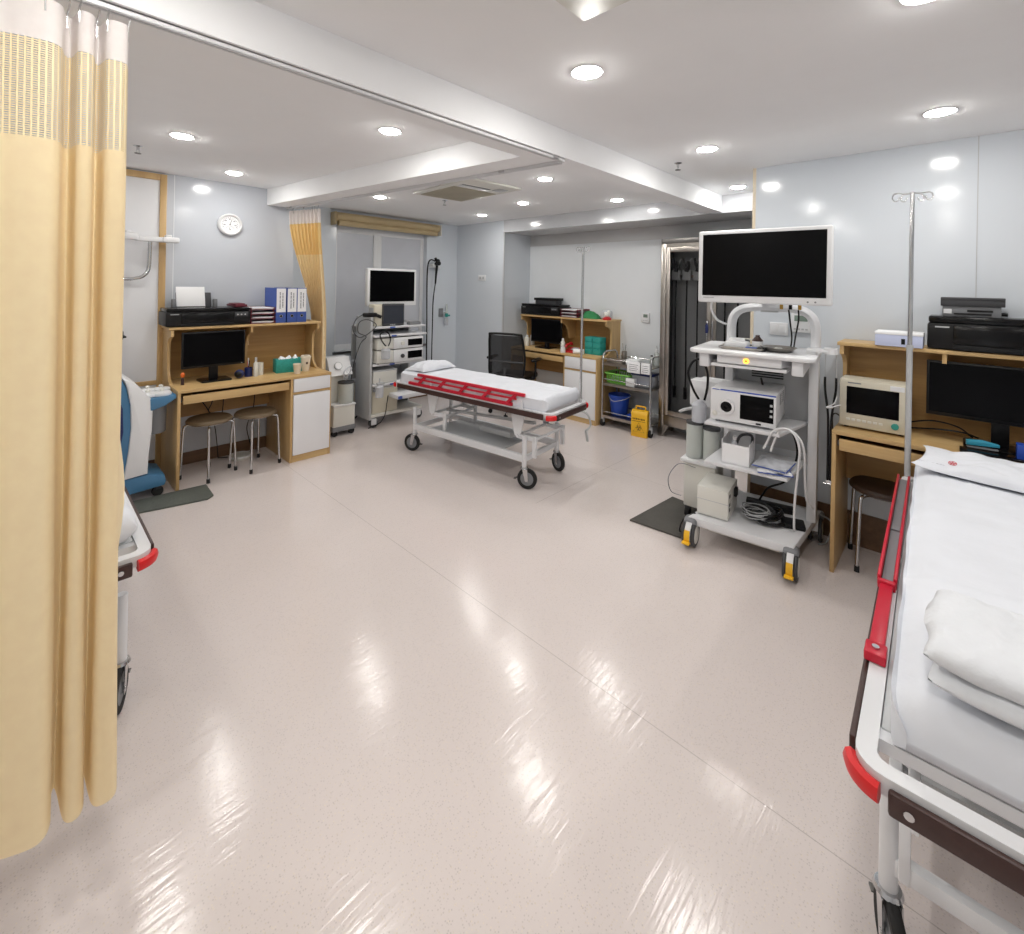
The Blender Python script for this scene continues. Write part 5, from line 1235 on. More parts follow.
obj('collection_bottle', B().lathe([(0, 0.65), (0.045, 0.65), (0.047, 0.76), (0.02, 0.79), (0, 0.79)], (-0.035, -0.01, 0), 20), 'film', t)
obj('pump_handle', B().tube([(-0.05, 0.02, 0.74), (-0.065, 0.075, 0.72), (-0.07, 0.11, 0.70)], 0.010, 8, 4), 'lgrey', t)
for x in (-0.06, 0.27):
    for y in (-0.10, 0.045): castor_small(t, x, y, 0.034)
tag(obj('suction_hose', B().tube([(3.185, 1.26, 0.80), (3.16, 1.29, 0.87), (3.15, 1.32, 0.97), (3.16, 1.295, 1.05), (3.17, 1.245, 1.07), (3.18, 1.205, 1.0), (3.18, 1.20, 0.90), (3.185, 1.22, 0.80)], 0.008, 8, 6), 'black', None, 60), 'black hose loop above the suction unit behind the cart', 'hose')
tag(obj('thin_tube', B().tube([(3.13, 1.25, 0.35), (3.10, 1.35, 0.36), (3.05, 1.40, 0.27), (3.07, 1.39, 0.17), (3.12, 1.34, 0.14)], 0.0025, 6, 6), 'greyplast', None, 60), 'thin grey tube hanging from the suction unit behind the cart', 'tube')
t = thing('water_bottle', 'small clear water bottle beside the control box on the cart', 'bottle', (2.97, 1.245, 0.0), 0)
bpy.data.objects.remove(t)

# ------------------------------------------------------------------ endoscopy tower by the window
TX, TY = 2.90, 4.45
t = thing('endoscopy_tower', 'white endoscopy tower with grey side column in front of the window', 'equipment cart', (TX, TY, 0), 0)
obj('side_column', B().b2((-0.345, 0.02, 0.09), (-0.318, 0.33, 1.18), 0.006), 'lgrey', t)
obj('side_column', B().b2((0.318, 0.30, 0.11), (0.345, 0.50, 1.10), 0.006), 'lgrey', t)
obj('back_plate', B().b2((-0.318, 0.47, 0.12), (0.318, 0.49, 1.06)), 'lgrey', t)
obj('base', B().b2((-0.33, 0.02, 0.11), (0.33, 0.53, 0.145), 0.008), 'offwhite', t)
for z, y0 in ((1.055, 0.0), (0.965, -0.03), (0.655, 0.0), (0.44, -0.015)):
    s_ = obj('shelf', B().b2((-0.317, y0 + 0.006, z), (0.345, 0.47, z + 0.022), 0.004), 'steelwhite', t)
    obj('shelf_latch', B().b2((-0.12, y0, z + 0.002), (-0.06, y0 + 0.008, z + 0.018)), 'binder', s_)
dr = obj('pull_out_drawer', B().b2((-0.10, -0.14, 0.30), (0.345, 0.30, 0.345), 0.006), 'steelwhite', t)
obj('drawer_latch', B().b2((-0.098, -0.146, 0.305), (-0.05, -0.138, 0.335)), 'binder', dr)
for x, y in ((-0.28, 0.05), (0.29, 0.05), (-0.28, 0.48), (0.29, 0.48)):
    c = obj('castor', B().cyl((x, y - 0.016, 0.05), (x, y + 0.016, 0.05), 0.05, n=22), 'dgrey', t)
    obj('castor_cover', B().b2((x - 0.032, y - 0.022, 0.03), (x + 0.032, y + 0.022, 0.098), 0.008).cyl((x, y, 0.09), (x, y, 0.115), 0.014, n=12), 'white', c)
obj('display_post', B().cyl((0.065, 0.36, 1.077), (0.065, 0.36, 1.40), 0.022, n=16), 'lgrey', t)
t = thing('medical_display', 'white-framed dark display on the endoscopy tower by the window', 'monitor', (TX + 0.065, TY + 0.28, 0), R(1))
obj('casing', B().b2((-0.325, -0.02, 1.285), (0.325, 0.035, 1.71), 0.010, 3), 'white', t)
obj('screen', B().b2((-0.295, -0.0225, 1.335), (0.295, -0.0195, 1.685)), 'screen', t)
obj('name_strip', B().b2((-0.03, -0.0215, 1.306), (0.03, -0.0198, 1.314)), 'lgrey', t)
obj('mount', B().b2((-0.05, 0.03, 1.40), (0.05, 0.065, 1.50), 0.006), 'lgrey', t)
t = thing('vital_signs_monitor', 'small grey patient monitor on the top shelf of the window side tower', 'patient monitor', (TX - 0.10, TY + 0.03, 1.0775), R(-6))
obj('casing', B().b2((-0.19, 0.01, 0.0), (0.155, 0.16, 0.235), 0.018, 3), 'beige', t)
obj('front_frame', B().b2((-0.10, -0.008, 0.004), (0.16, 0.014, 0.245), 0.014, 3), 'dgrey', t)
obj('screen', B().b2((-0.086, -0.0105, 0.028), (0.146, -0.0075, 0.225)), mat('grey_blue_screen', (52, 56, 66), 0.25), t)
obj('side_panel', B().b2((-0.194, 0.02, 0.03), (-0.188, 0.14, 0.2)), 'lgrey', t)
for k in range(3): obj('button', B().b2((-0.01 + k * 0.022, -0.0105, 0.01), (0.006 + k * 0.022, -0.007, 0.02)), 'lgrey', t)
tag(obj('small_keypad', B().b2((-0.07, -0.04, 0), (0.07, 0.04, 0.03), 0.005).b2((-0.06, -0.03, 0.03), (0.06, 0.03, 0.036)), 'greyplast', None, 40, (TX + 0.22, TY + 0.06, 1.0775), R(-4)), 'grey keypad on the tower top shelf right of the small monitor', 'keypad')
def deck(label, z, h):
    t = thing('light_source', label, 'endoscopy processor', (TX - 0.01, TY - 0.02, z), 0, 'processors stacked in the tower')
    obj('case', B().b2((-0.27, 0.008, 0.008), (0.30, 0.42, h), 0.008), 'offwhite', t)
    fp = obj('front_panel', B().b2((-0.08, -0.006, 0.006), (0.305, 0.012, h + 0.002), 0.006), 'white', t)
    obj('display_window', B().b2((0.10, -0.0085, h * 0.25), (0.29, -0.005, h * 0.82), 0.001), 'screen', fp)
    obj('connector', B().cyl((0.03, -0.02, h * 0.5), (0.03, -0.004, h * 0.5), 0.022, n=18).cyl((0.03, -0.026, h * 0.5), (0.03, -0.018, h * 0.5), 0.010, n=12), 'dgrey' if z < 0.75 else 'offwhite', fp)
    for x in (-0.24, 0.27):
        for y in (0.04, 0.38): obj('rubber_foot', B().cyl((x, y, 0), (x, y, 0.01), 0.012, n=10), 'rubber', t)
deck('upper white processor with dark window on the window side tower', 0.823, 0.125)
deck('lower white processor with dark window on the window side tower', 0.6775, 0.140)
t = thing('flushing_pump', 'off white box on the middle shelf of the window side tower', 'pump', (TX - 0.15, TY + 0.03, 0.4625), 0)
obj('case', B().b2((-0.15, 0, 0.004), (0.14, 0.26, 0.135), 0.006), 'offwhite', t)
obj('lid', B().b2((-0.152, -0.002, 0.128), (0.142, 0.262, 0.142), 0.004), 'lgrey', t)
t = thing('supply_bin', 'large beige box under the shelves of the window side tower', 'box', (TX - 0.13, TY + 0.04, 0.1455), 0)
obj('bin_body', B().b2((-0.17, 0, 0), (0.14, 0.40, 0.26), 0.006), 'beige', t)
obj('bin_lid', B().b2((-0.175, -0.004, 0.255), (0.145, 0.404, 0.278), 0.004), 'offwhite', t)
t = thing('flask', 'clear water flask hanging on the left of the tower shelves', 'bottle', (TX - 0.20, TY - 0.045, 0.74), 0)
obj('bottle_body', B().lathe([(0, 0), (0.045, 0), (0.048, 0.02), (0.048, 0.09), (0.03, 0.11), (0, 0.112)], n=20), 'film', t)
obj('bottle_cap', B().lathe([(0, 0.11), (0.032, 0.11), (0.032, 0.132), (0, 0.132)], n=18), 'offwhite', t)
obj('bottle_hanger', B().tube([(0.0, 0.0, 0.12), (0.0, 0.05, 0.11), (0, 0.06, 0.05)], 0.006, 6, 4), 'lgrey', t)
tag(obj('flask_hose', B().tube([(TX - 0.20, TY - 0.045, 0.873), (TX - 0.25, TY - 0.05, 0.93), (TX - 0.28, TY - 0.06, 1.0), (TX - 0.23, TY - 0.065, 1.035), (TX - 0.17, TY - 0.055, 1.0), (TX - 0.15, TY - 0.05, 0.93), (TX - 0.17, TY - 0.045, 0.87)], 0.007, 8, 6), 'black', None, 60), 'black hose loop above the flask on the window side tower', 'hose')
t = thing('suction_bottle', 'pair of clear tubes and valve on the lower left of the window side tower', 'bottle', (TX - 0.27, TY - 0.05, 0.34), 0)
obj('bottle_body', B().lathe([(0, 0), (0.04, 0), (0.042, 0.11), (0.02, 0.13), (0, 0.13)], n=18), 'film', t)
obj('valve', B().b2((-0.03, -0.02, 0.13), (0.05, 0.02, 0.155), 0.005).cyl((0.0, 0, 0.15), (0, 0, 0.20), 0.008, n=10), 'lgrey', t)
obj('holder', B().b2((-0.045, 0.04, 0.05), (0.045, 0.068, 0.08), 0.004), 'greyplast', t)
t = thing('camera_head', 'black camera head with looped cable on top of the tower side column', 'camera head', (TX - 0.335, TY + 0.06, 1.18), R(-15))
obj('head', B().box((0, 0, 0.025), (0.15, 0.05, 0.045), 0.014, 0, 3).cyl((0.07, 0, 0.02), (0.12, 0, 0.0), 0.018, n=14), 'black', t)
obj('lead', B().tube([(-0.07, 0, 0.03), (-0.15, -0.03, -0.02), (-0.18, -0.03, -0.12), (-0.13, -0.04, -0.20), (-0.06, -0.05, -0.19), (0.03, -0.06, -0.12), (0.05, -0.06, -0.07), (-0.04, -0.06, -0.02), (-0.12, -0.05, -0.05), (-0.13, -0.05, -0.15), (-0.05, -0.06, -0.20), (-0.10, -0.02, -0.28), (-0.16, 0.0, -0.50), (-0.18, 0.02, -0.75), (-0.16, 0.03, -1.08)], 0.005, 7, 6), 'dgrey', t)
tag(obj('power_adapter', B().box((0, 0, 0), (0.07, 0.04, 0.05), 0.006), 'black', None, 40, (TX - 0.30, TY - 0.02, 0.04)) if False else obj('mains_cable', B().tube([(TX - 0.14, TY - 0.01, 0.33), (TX - 0.18, TY - 0.05, 0.25), (TX - 0.20, TY - 0.05, 0.14), (TX - 0.26, TY - 0.04, 0.06), (TX - 0.34, TY + 0.04, 0.008)], 0.005, 7, 6), 'black', None, 60), 'black cable hanging at the lower front of the window side tower', 'cable')

# suction unit beside the left desk
t = thing('suction_unit', 'white suction unit with clear jar between the left desk and the tower', 'suction unit', (2.275, 4.55, 0), R(0))
obj('lower_cabinet', B().b2((-0.115, -0.09, 0.075), (0.115, 0.16, 0.30), 0.008), 'offwhite', t)
obj('base', B().b2((-0.12, -0.095, 0.05), (0.12, 0.165, 0.10), 0.008), 'greyplast', t)
obj('top_tray', B().b2((-0.12, -0.10, 0.298), (0.12, 0.165, 0.316), 0.005), 'white', t)
obj('upper_housing', B().b2((-0.12, 0.05, 0.314), (0.10, 0.16, 0.62), 0.008), 'offwhite', t)
obj('control_panel', B().prism([(-0.03, 0.60), (0.16, 0.60), (0.16, 0.775), (0.06, 0.775)], 'x', -0.125, 0.115, 0.008), 'white', t)
g = obj('pressure_gauge', B().lathe([(0, 0.0), (0.042, 0.0), (0.042, 0.012), (0.036, 0.014), (0, 0.012)], (-0.03, 0.008, 0.69), 22, Matrix.Rotation(R(62), 3, 'X')), 'lgrey', t)
obj('gauge_dial', B().lathe([(0, 0.0135), (0.034, 0.0135), (0.034, 0.015), (0, 0.0155)], (-0.03, 0.008, 0.69), 20, Matrix.Rotation(R(62), 3, 'X')), 'paper', g)
jar(t, 0.045, -0.02, 0.3165, 0.075, 0.20)
obj('jar_tubing', B().tube([(0.045, -0.02, 0.54), (0.06, -0.04, 0.60), (0.10, -0.03, 0.66), (0.05, -0.06, 0.68), (0.0, -0.06, 0.63), (0.02, -0.04, 0.56)], 0.006, 8, 5), 'film', t)
for x in (-0.09, 0.09):
    for y in (-0.06, 0.13): castor_small(t, x, y, 0.03)
tag(obj('wall_cable', B().tube([(2.50, 5.24, 0.66), (2.44, 5.2, 0.45), (2.46, 5.1, 0.25), (2.45, 5.0, 0.008)], 0.006, 7, 6), 'black', None, 60), 'black cable dropping from the window sill behind the suction unit', 'cable')

# endoscope on the window wall, wall fittings
t = thing('hanging_endoscope', 'black endoscope hanging from a white hook right of the window', 'endoscope', (3.96, YW, 0), 0)
obj('hook', B().b2((-0.06, -0.10, 1.77), (0.0, 0.0, 1.82), 0.008).b2((0.03, -0.03, 1.76), (0.12, 0.0, 1.80), 0.006), 'white', t)
obj('control_head', B().cyl((-0.02, -0.10, 1.80), (0.03, -0.10, 1.88), 0.028, 0.022, n=16).cyl((0.0, -0.10, 1.86), (-0.03, -0.10, 1.90), 0.018, n=14).cyl((0.01, -0.125, 1.83), (0.01, -0.14, 1.83), 0.03, n=18), 'black', t)
obj('grip', B().cyl((-0.0, -0.10, 1.80), (-0.02, -0.10, 1.55), 0.020, 0.012, n=14), 'black', t)
obj('insertion_tube', B().tube([(-0.02, -0.10, 1.56), (-0.045, -0.09, 1.3), (-0.05, -0.09, 0.9), (-0.055, -0.09, 0.15)], 0.008, 8, 6), 'black', t)
obj('light_cord', B().tube([(-0.03, -0.10, 1.86), (-0.11, -0.10, 1.87), (-0.145, -0.09, 1.78), (-0.145, -0.08, 1.5), (-0.135, -0.08, 0.9), (-0.13, -0.08, 0.12)], 0.010, 8, 6), 'black', t)
t = thing('oxygen_flowmeter', 'teal flowmeter on a grey plate on the window wall', 'flowmeter', (4.15, YW, 1.10), 0)
obj('wall_plate', B().b2((-0.07, -0.02, -0.02), (0.0, 0.0, 0.10), 0.004), 'greyplast', t)
obj('flow_tube', B().cyl((0.035, -0.05, 0.0), (0.035, -0.05, 0.16), 0.012, n=12).cyl((0.0, -0.03, 0.04), (0.035, -0.05, 0.04), 0.01, n=10), 'jar', t)
obj('valve', B().cyl((0.035, -0.05, -0.02), (0.035, -0.05, 0.03), 0.022, n=14).cyl((0.035, -0.05, 0.0), (0.085, -0.06, 0.0), 0.012, n=12), 'tealhose', t)
obj('humidifier_cup', B().lathe([(0, -0.14), (0.025, -0.14), (0.03, -0.10), (0.03, -0.03), (0, -0.02)], (0.03, -0.05, 0), 16), 'film', t)
t = thing('wall_socket', 'white double socket on the wall left of the niche', 'socket', (XO, 4.75, 1.64), 0)
obj('plate', B().b2((-0.010, -0.075, -0.04), (0, 0.075, 0.04), 0.003), 'white', t)
for y in (-0.03, 0.03): obj('socket_face', B().b2((-0.0115, y - 0.018, -0.018), (-0.0095, y + 0.018, 0.018), 0.001), 'lgrey', t)
t = thing('thermostat', 'white thermostat with grey display on the white niche wall', 'thermostat', (XN - 0.012, 2.56, 1.205), 0)
obj('housing', B().b2((-0.022, -0.05, -0.055), (0, 0.05, 0.055), 0.006), 'white', t)
obj('display', B().b2((-0.0235, -0.03, 0.005), (-0.021, 0.022, 0.04)), 'lcd', t)
for k in range(3): obj('button', B().b2((-0.0235, -0.03 + k * 0.02, -0.035), (-0.021, -0.018 + k * 0.02, -0.025)), 'lgrey', t)
t = thing('wall_controller', 'white wall controller with green display behind the equipment cart arch', 'controller', (XR, 0.74, 1.335), 0)
obj('housing', B().b2((-0.02, -0.06, -0.062), (0, 0.055, 0.065), 0.005), 'white', t)
obj('display', B().b2((-0.0215, -0.04, 0.012), (-0.019, 0.035, 0.05)), 'lcd', t)
for k in range(4): obj('button', B().b2((-0.0215, -0.042 + k * 0.022, -0.045), (-0.019, -0.028 + k * 0.022, -0.035)), 'lgrey', t)
t = thing('wall_switch', 'white light switch plate beside the wall controller', 'switch', (XR, 0.87, 1.285), 0)
obj('plate', B().b2((-0.010, -0.055, -0.04), (0, 0.055, 0.045), 0.003), 'white', t)
for y in (-0.025, 0.025): obj('rocker', B().b2((-0.0135, y - 0.018, -0.025), (-0.0095, y + 0.018, 0.028), 0.002), 'white', t)
t = thing('wall_dial', 'round white dial thermometer on the grey wall above the left desk', 'wall thermometer', (1.27, YC, 2.035), 0)
QX = Matrix.Rotation(R(90), 3, 'X')
obj('rim', B().lathe([(0.074, 0.0), (0.096, 0.0), (0.096, 0.026), (0.088, 0.034), (0.078, 0.03), (0.074, 0.02)], (0, 0, 0), 40, QX, True), 'white', t)
obj('dial_face', B().lathe([(0, 0.0), (0.076, 0.0), (0.076, 0.016), (0, 0.016)], (0, 0, 0), 36, QX), 'paper', t)
tk = B()
for k in range(17):
    a = R(-25 + 230 * k / 16); rr = 0.058
    tk.box((rr * math.cos(a), -0.0168, rr * math.sin(a) + 0.002), (0.012 if k % 4 == 0 else 0.008, 0.001, 0.0028), 0, rot=Matrix.Rotation(-a, 3, 'Y'))
for k in range(9):
    a = R(20 + 140 * k / 8); tk.box((0.032 * math.cos(a), -0.0168, 0.032 * math.sin(a) - 0.045), (0.006, 0.001, 0.0022), 0, rot=Matrix.Rotation(-a, 3, 'Y'))
obj('scale_marks', tk, 'ink', t)
for k in range(5):
    a = R(190 - 50 * k); print_line('scale_number', 0.9, 0.014, 0.009, 'ink', t, facing((0.043 * math.cos(a), -0.0165, 0.043 * math.sin(a) + 0.004), (0, -1, 0)), k)
obj('needle', B().box((0.006, -0.0185, 0.022), (0.003, 0.001, 0.055), 0, rot=Matrix.Rotation(R(20), 3, 'Y')).cyl((0, -0.016, 0), (0, -0.02, 0), 0.005, n=12), 'dgrey', t)
obj('small_needle', B().box((-0.003, -0.0185, -0.035), (0.002, 0.001, 0.022), 0, rot=Matrix.Rotation(R(-20), 3, 'Y')).cyl((0, -0.016, -0.045), (0, -0.02, -0.045), 0.004, n=12), 'dgrey', t)

# ------------------------------------------------------------------ steel scope cabinet in the niche
KX, KY = 4.64, 2.255
t = thing('scope_cabinet', 'tall steel cabinet with glass doors beside the niche wall', 'cabinet', (KX, KY, 0), R(-90))
KW, KD, KH = 1.06, 0.27, 2.06
obj('carcass', B().b2((0, 0.02, 0.12), (0.02, KD, KH), 0.002).b2((KW - 0.02, 0.02, 0.12), (KW, KD, KH), 0.002).b2((0, 0.0, KH - 0.05), (KW, KD, KH), 0.003).b2((0.02, 0.02, 0.17), (KW - 0.02, KD - 0.015, 0.20)), 'darksteel', t)
obj('back_sheet', B().b2((0.02, KD - 0.015, 0.2), (KW - 0.02, KD, KH)), 'lgrey', t)
obj('front_frame', B().b2((0, 0.0, 0.12), (0.055, 0.03, KH - 0.05), 0.003).b2((KW - 0.055, 0.0, 0.12), (KW, 0.03, KH - 0.05), 0.003).b2((0.055, 0.0, 0.12), (KW - 0.055, 0.03, 0.225), 0.003).b2((0.055, 0.004, KH - 0.085), (KW - 0.055, 0.03, KH - 0.05)), 'steel', t)
obj('leg_skirt', B().prism([(0.0, 0.12), (0.0, 0.0), (0.05, 0.0), (0.11, 0.12)], 'y', 0.0, 0.02).prism([(KW, 0.12), (KW, 0.0), (KW - 0.05, 0.0), (KW - 0.11, 0.12)], 'y', 0.0, 0.02)
    .prism([(0.0, 0.12), (0.0, 0.0), (0.04, 0.0), (0.09, 0.12)], 'y', KD - 0.02, KD).prism([(KW, 0.12), (KW, 0.0), (KW - 0.04, 0.0), (KW - 0.09, 0.12)], 'y', KD - 0.02, KD), 'steel', t)
def cdoor(x0, x1, hinge):
    z0, z1 = 0.235, KH - 0.09; wv = 0.04
    d_ = obj('door', B().b2((x0, -0.012, z0), (x0 + wv, 0.012, z1), 0.003).b2((x1 - wv, -0.012, z0), (x1, 0.012, z1), 0.003).b2((x0 + wv, -0.012, z0), (x1 - wv, 0.012, z0 + 0.05), 0.003).b2((x0 + wv, -0.012, z1 - 0.05), (x1 - wv, 0.012, z1), 0.003), 'steel', t)
    obj('door_glass', B().b2((x0 + wv - 0.005, -0.002, z0 + 0.045), (x1 - wv + 0.005, 0.003, z1 - 0.045)), 'darkglass', d_)
    hxp = x1 - 0.02 if hinge < 0 else x0 + 0.02
    obj('door_handle', B().tube([(hxp, -0.012, 1.05), (hxp, -0.04, 1.06), (hxp, -0.04, 1.22), (hxp, -0.012, 1.23)], 0.007, 8, 3), 'chrome', d_)
    obj('door_seal', B().b2((x0 - 0.008 if hinge < 0 else x1, -0.004, z0), (x0 if hinge < 0 else x1 + 0.008, 0.004, z1)), 'black', d_)
cdoor(0.065, 0.525, -1); cdoor(0.535, 0.995, 1)
obj('hanger_rail', B().b2((0.02, 0.12, 1.66), (KW - 0.02, 0.15, 1.69), 0.003), 'darksteel', t)
tag(obj('key_tag', B().b2((-0.014, -0.004, -0.05), (0.014, 0.0, 0.03), 0.003).b2((-0.006, -0.003, 0.03), (0.006, -0.001, 0.045)), 'navy', None, 40, (KX - 0.05, KY - 0.505, 1.17), R(-90)), 'small blue tag hanging on the cabinet door handle', 'tag')
for k, yy in enumerate((0.10, 0.215, 0.33, 0.60, 0.72)):
    t = thing('stored_endoscope', 'black endoscope hanging in the steel cabinet, ' + ['at its left side', 'second from its left side', 'third from its left side', 'left of the pair behind its right door', 'right of the pair behind its right door'][k], 'endoscope', (KX + 0.13, KY - yy - 0.01, 0), R(-90), 'endoscopes in the steel cabinet')
    if k == 0:
        e0 = t
        obj('hanger_block', B().b2((-0.045, -0.02, 1.63), (0.045, 0.03, 1.74), 0.012, 3), 'lgrey', t)
        obj('control_head', B().cyl((0.0, -0.01, 1.72), (0.02, -0.01, 1.83), 0.026, 0.02, n=14).cyl((-0.02, -0.01, 1.78), (-0.035, -0.01, 1.86), 0.013, n=10).cyl((0.01, -0.03, 1.77), (0.01, -0.05, 1.77), 0.022, n=14), 'dgrey', t)
        obj('valve', B().cyl((0.025, -0.01, 1.80), (0.05, -0.01, 1.86), 0.010, n=10), 'lgrey', t)
        obj('insertion_tube', B().tube([(0, -0.0, 1.64), (0.0, -0.005, 1.2), (0.003, 0.0, 0.7), (0.0, 0.0, 0.42)], 0.008, 8, 5), 'black', t)
        obj('tip_guard', B().cyl((0, 0, 0.40), (0, 0, 0.52), 0.018, n=12), 'black', t)
    else:
        for ch in e0.children:
            c = ch.copy(); COL.objects.link(c); c.parent = t

# ------------------------------------------------------------------ steel trolley in the niche and what it carries
UX, UY, UW, UD = 4.48, 2.862, 0.60, 0.33
t = thing('instrument_trolley', 'steel three-shelf trolley between the niche desk and the steel cabinet', 'trolley', (UX, UY, 0), R(-90))
for x in (0.012, UW - 0.012):
    hd = [(x, 0.012, 0.10), (x, 0.012, 0.74), (x, 0.03, 0.80), (x, 0.07, 0.825), (x, UD - 0.07, 0.825), (x, UD - 0.03, 0.80), (x, UD - 0.012, 0.74), (x, UD - 0.012, 0.10)]
    obj('post_loop', B().tube(hd, 0.0105, 10, 5, smooth=False), 'chrome', t)
for z in (0.115, 0.475, 0.70):
    s_ = obj('shelf', B().b2((0.012, 0.012, z), (UW - 0.012, UD - 0.012, z + 0.012)).b2((0.012, 0.008, z - 0.018), (UW - 0.012, 0.016, z + 0.012)).b2((0.012, UD - 0.016, z - 0.018), (UW - 0.012, UD - 0.008, z + 0.012)), 'steel', t)
    for y in (0.010, UD - 0.010): obj('guard_rail', B().cyl((0.012, y, z + 0.055), (UW - 0.012, y, z + 0.055), 0.005, n=8), 'chrome', s_)
for x in (0.012, UW - 0.012):
    for y in (0.03, UD - 0.03):
        c = obj('castor', B().cyl((x - 0.012, y, 0.04), (x + 0.012, y, 0.04), 0.04, n=20), 'rubber', t)
        obj('castor_fork', B().b2((x - 0.018, y - 0.014, 0.04), (x + 0.018, y + 0.02, 0.105), 0.005), 'lgrey', c)
def tro(x, y, z): return (UX + y, UY - x, z)
t = thing('bucket', 'royal blue bucket on the bottom shelf of the steel trolley', 'bucket', tro(0.14, 0.165, 0.1275), R(-90))
obj('pail', B().lathe([(0, 0), (0.085, 0), (0.09, 0.01), (0.112, 0.20), (0.120, 0.205), (0.120, 0.222), (0.111, 0.222), (0.107, 0.20), (0.086, 0.012), (0, 0.01)], n=30), 'blue', t)
obj('bail_handle', B().tube([(0.12, 0, 0.21), (0.10, -0.06, 0.19), (0.0, -0.126, 0.165), (-0.10, -0.06, 0.19), (-0.12, 0, 0.21)], 0.0035, 6, 6), 'lgrey', t)
tag(obj('blue_pack', B().b2((-0.09, -0.06, 0), (0.09, 0.06, 0.045), 0.01), 'blue', None, 40, tro(0.37, 0.14, 0.1275), R(-90)), 'flat blue pack right of the bucket on the steel trolley', 'pack')
t = thing('basket', 'lime green plastic basket on the middle shelf of the steel trolley', 'basket', tro(0.17, 0.165, 0.4875), R(-90))
bk_ = B()
for k in range(9):
    for sy in (-1, 1): bk_.box((-0.115 + k * 0.029, sy * 0.112, 0.055), (0.015, 0.004, 0.09), 0, rot=Matrix.Rotation(R(8 * sy) * -1, 3, 'X'))
for k in range(7):
    for sx in (-1, 1): bk_.box((sx * 0.142, -0.09 + k * 0.03, 0.055), (0.004, 0.015, 0.09), 0, rot=Matrix.Rotation(R(8 * sx), 3, 'Y'))
obj('lattice', bk_, 'green', t)
obj('basket_floor', B().prism(rrect(-0.135, 0.135, -0.105, 0.105, 0.02), 'z', 0.0, 0.012), 'green', t)
obj('rim', B().tube([(x, y, 0.103) for x, y in rrect(-0.155, 0.155, -0.128, 0.128, 0.03)], 0.009, 8, 1, True, False), 'green', t)
tag(obj('clear_bag', B().box((0, 0, 0.035), (0.2, 0.15, 0.06), 0.025, 0.2, 4), 'film', None, 60, tro(0.16, 0.165, 0.5005), R(-90)), 'clear wrapping inside the green basket', 'bag')
t = thing('supply_box', 'clear supply box with dark blue lid on the middle trolley shelf', 'box', tro(0.44, 0.18, 0.4875), R(-90))
obj('box_body', B().b2((-0.11, -0.09, 0), (0.11, 0.09, 0.125), 0.008), 'film', t)
obj('box_lid', B().b2((-0.118, -0.098, 0.12), (0.118, 0.098, 0.145), 0.006).tube([(-0.09, -0.03, 0.14), (-0.07, -0.03, 0.175), (0.07, -0.03, 0.175), (0.09, -0.03, 0.14)], 0.008, 8, 3), 'navy', t)
obj('box_content', B().b2((-0.08, -0.07, 0.008), (0.07, 0.06, 0.08), 0.01), 'binder', t)
tag(obj('white_carton', B().b2((-0.05, -0.025, 0), (0.05, 0.03, 0.085), 0.002).b2((-0.05, -0.0258, 0.045), (0.05, -0.0248, 0.058)), 'paper', None, 40, tro(0.345, 0.05, 0.4875), R(-90)), 'small white carton at the front of the middle trolley shelf', 'box')
for k, (x, w_, z0, z1, lb) in enumerate([(0.40, 0.075, 0.645, 0.765, 'larger white paper sign hung on the top trolley rail'), (0.535, 0.05, 0.65, 0.765, 'smaller white paper sign hung at the right of the trolley rail')]):
    t = thing('paper_sign', lb, 'sign', tro(x, -0.002, 0), R(-90), 'paper signs on the trolley')
    obj('card', B().b2((-w_, -0.003, z0), (w_, -0.001, z1), 0.0004), 'paper', t)
    for q in range(4): obj('text_line', B().b2((-w_ * 0.75, -0.0034, z1 - 0.035 - q * 0.02), (w_ * (0.7 - 0.15 * (q % 2)), -0.0029, z1 - 0.031 - q * 0.02)), 'ink', t)
t = thing('steel_canister', 'small steel canister of forceps at the back of the trolley top shelf', 'canister', tro(0.13, 0.27, 0.7125), 0)
obj('can', B().lathe([(0, 0), (0.03, 0), (0.03, 0.11), (0.027, 0.11), (0.027, 0.004), (0, 0.004)], n=20), 'steel', t)
tag(obj('forceps', B().cyl((0, 0, 0.0), (0.012, 0.03, 0.19), 0.0035, n=8).cyl((0, 0.005, 0.0), (0.0, -0.02, 0.18), 0.0035, n=8), 'chrome', None, 40, tro(0.13, 0.27, 0.7170)), 'forceps standing in the small steel canister', 'forceps')
tag(obj('steel_box', B().b2((-0.10, -0.055, 0), (0.10, 0.055, 0.04), 0.006).b2((-0.10, -0.056, 0.027), (0.10, 0.056, 0.030)), 'steel', None, 40, tro(0.14, 0.10, 0.7125), R(-90)), 'flat steel instrument box at the left of the trolley top shelf', 'instrument box')
tag(obj('glove_carton', B().b2((-0.07, -0.06, 0), (0.07, 0.06, 0.05), 0.003), 'paper', None, 40, tro(0.33, 0.13, 0.7125), R(-82)), 'flat white carton in the middle of the trolley top shelf', 'box')
bottle('clear spray bottle at the right back of the trolley top shelf', tro(0.53, 0.26, 0.7125), 0.03, 0.17, 'jar', 'white', 'bottles on the trolley', True)
bottle('teal capped small bottle at the back of the trolley top shelf', tro(0.46, 0.28, 0.7125), 0.025, 0.10, 'jar', 'dgrey', 'bottles on the trolley')
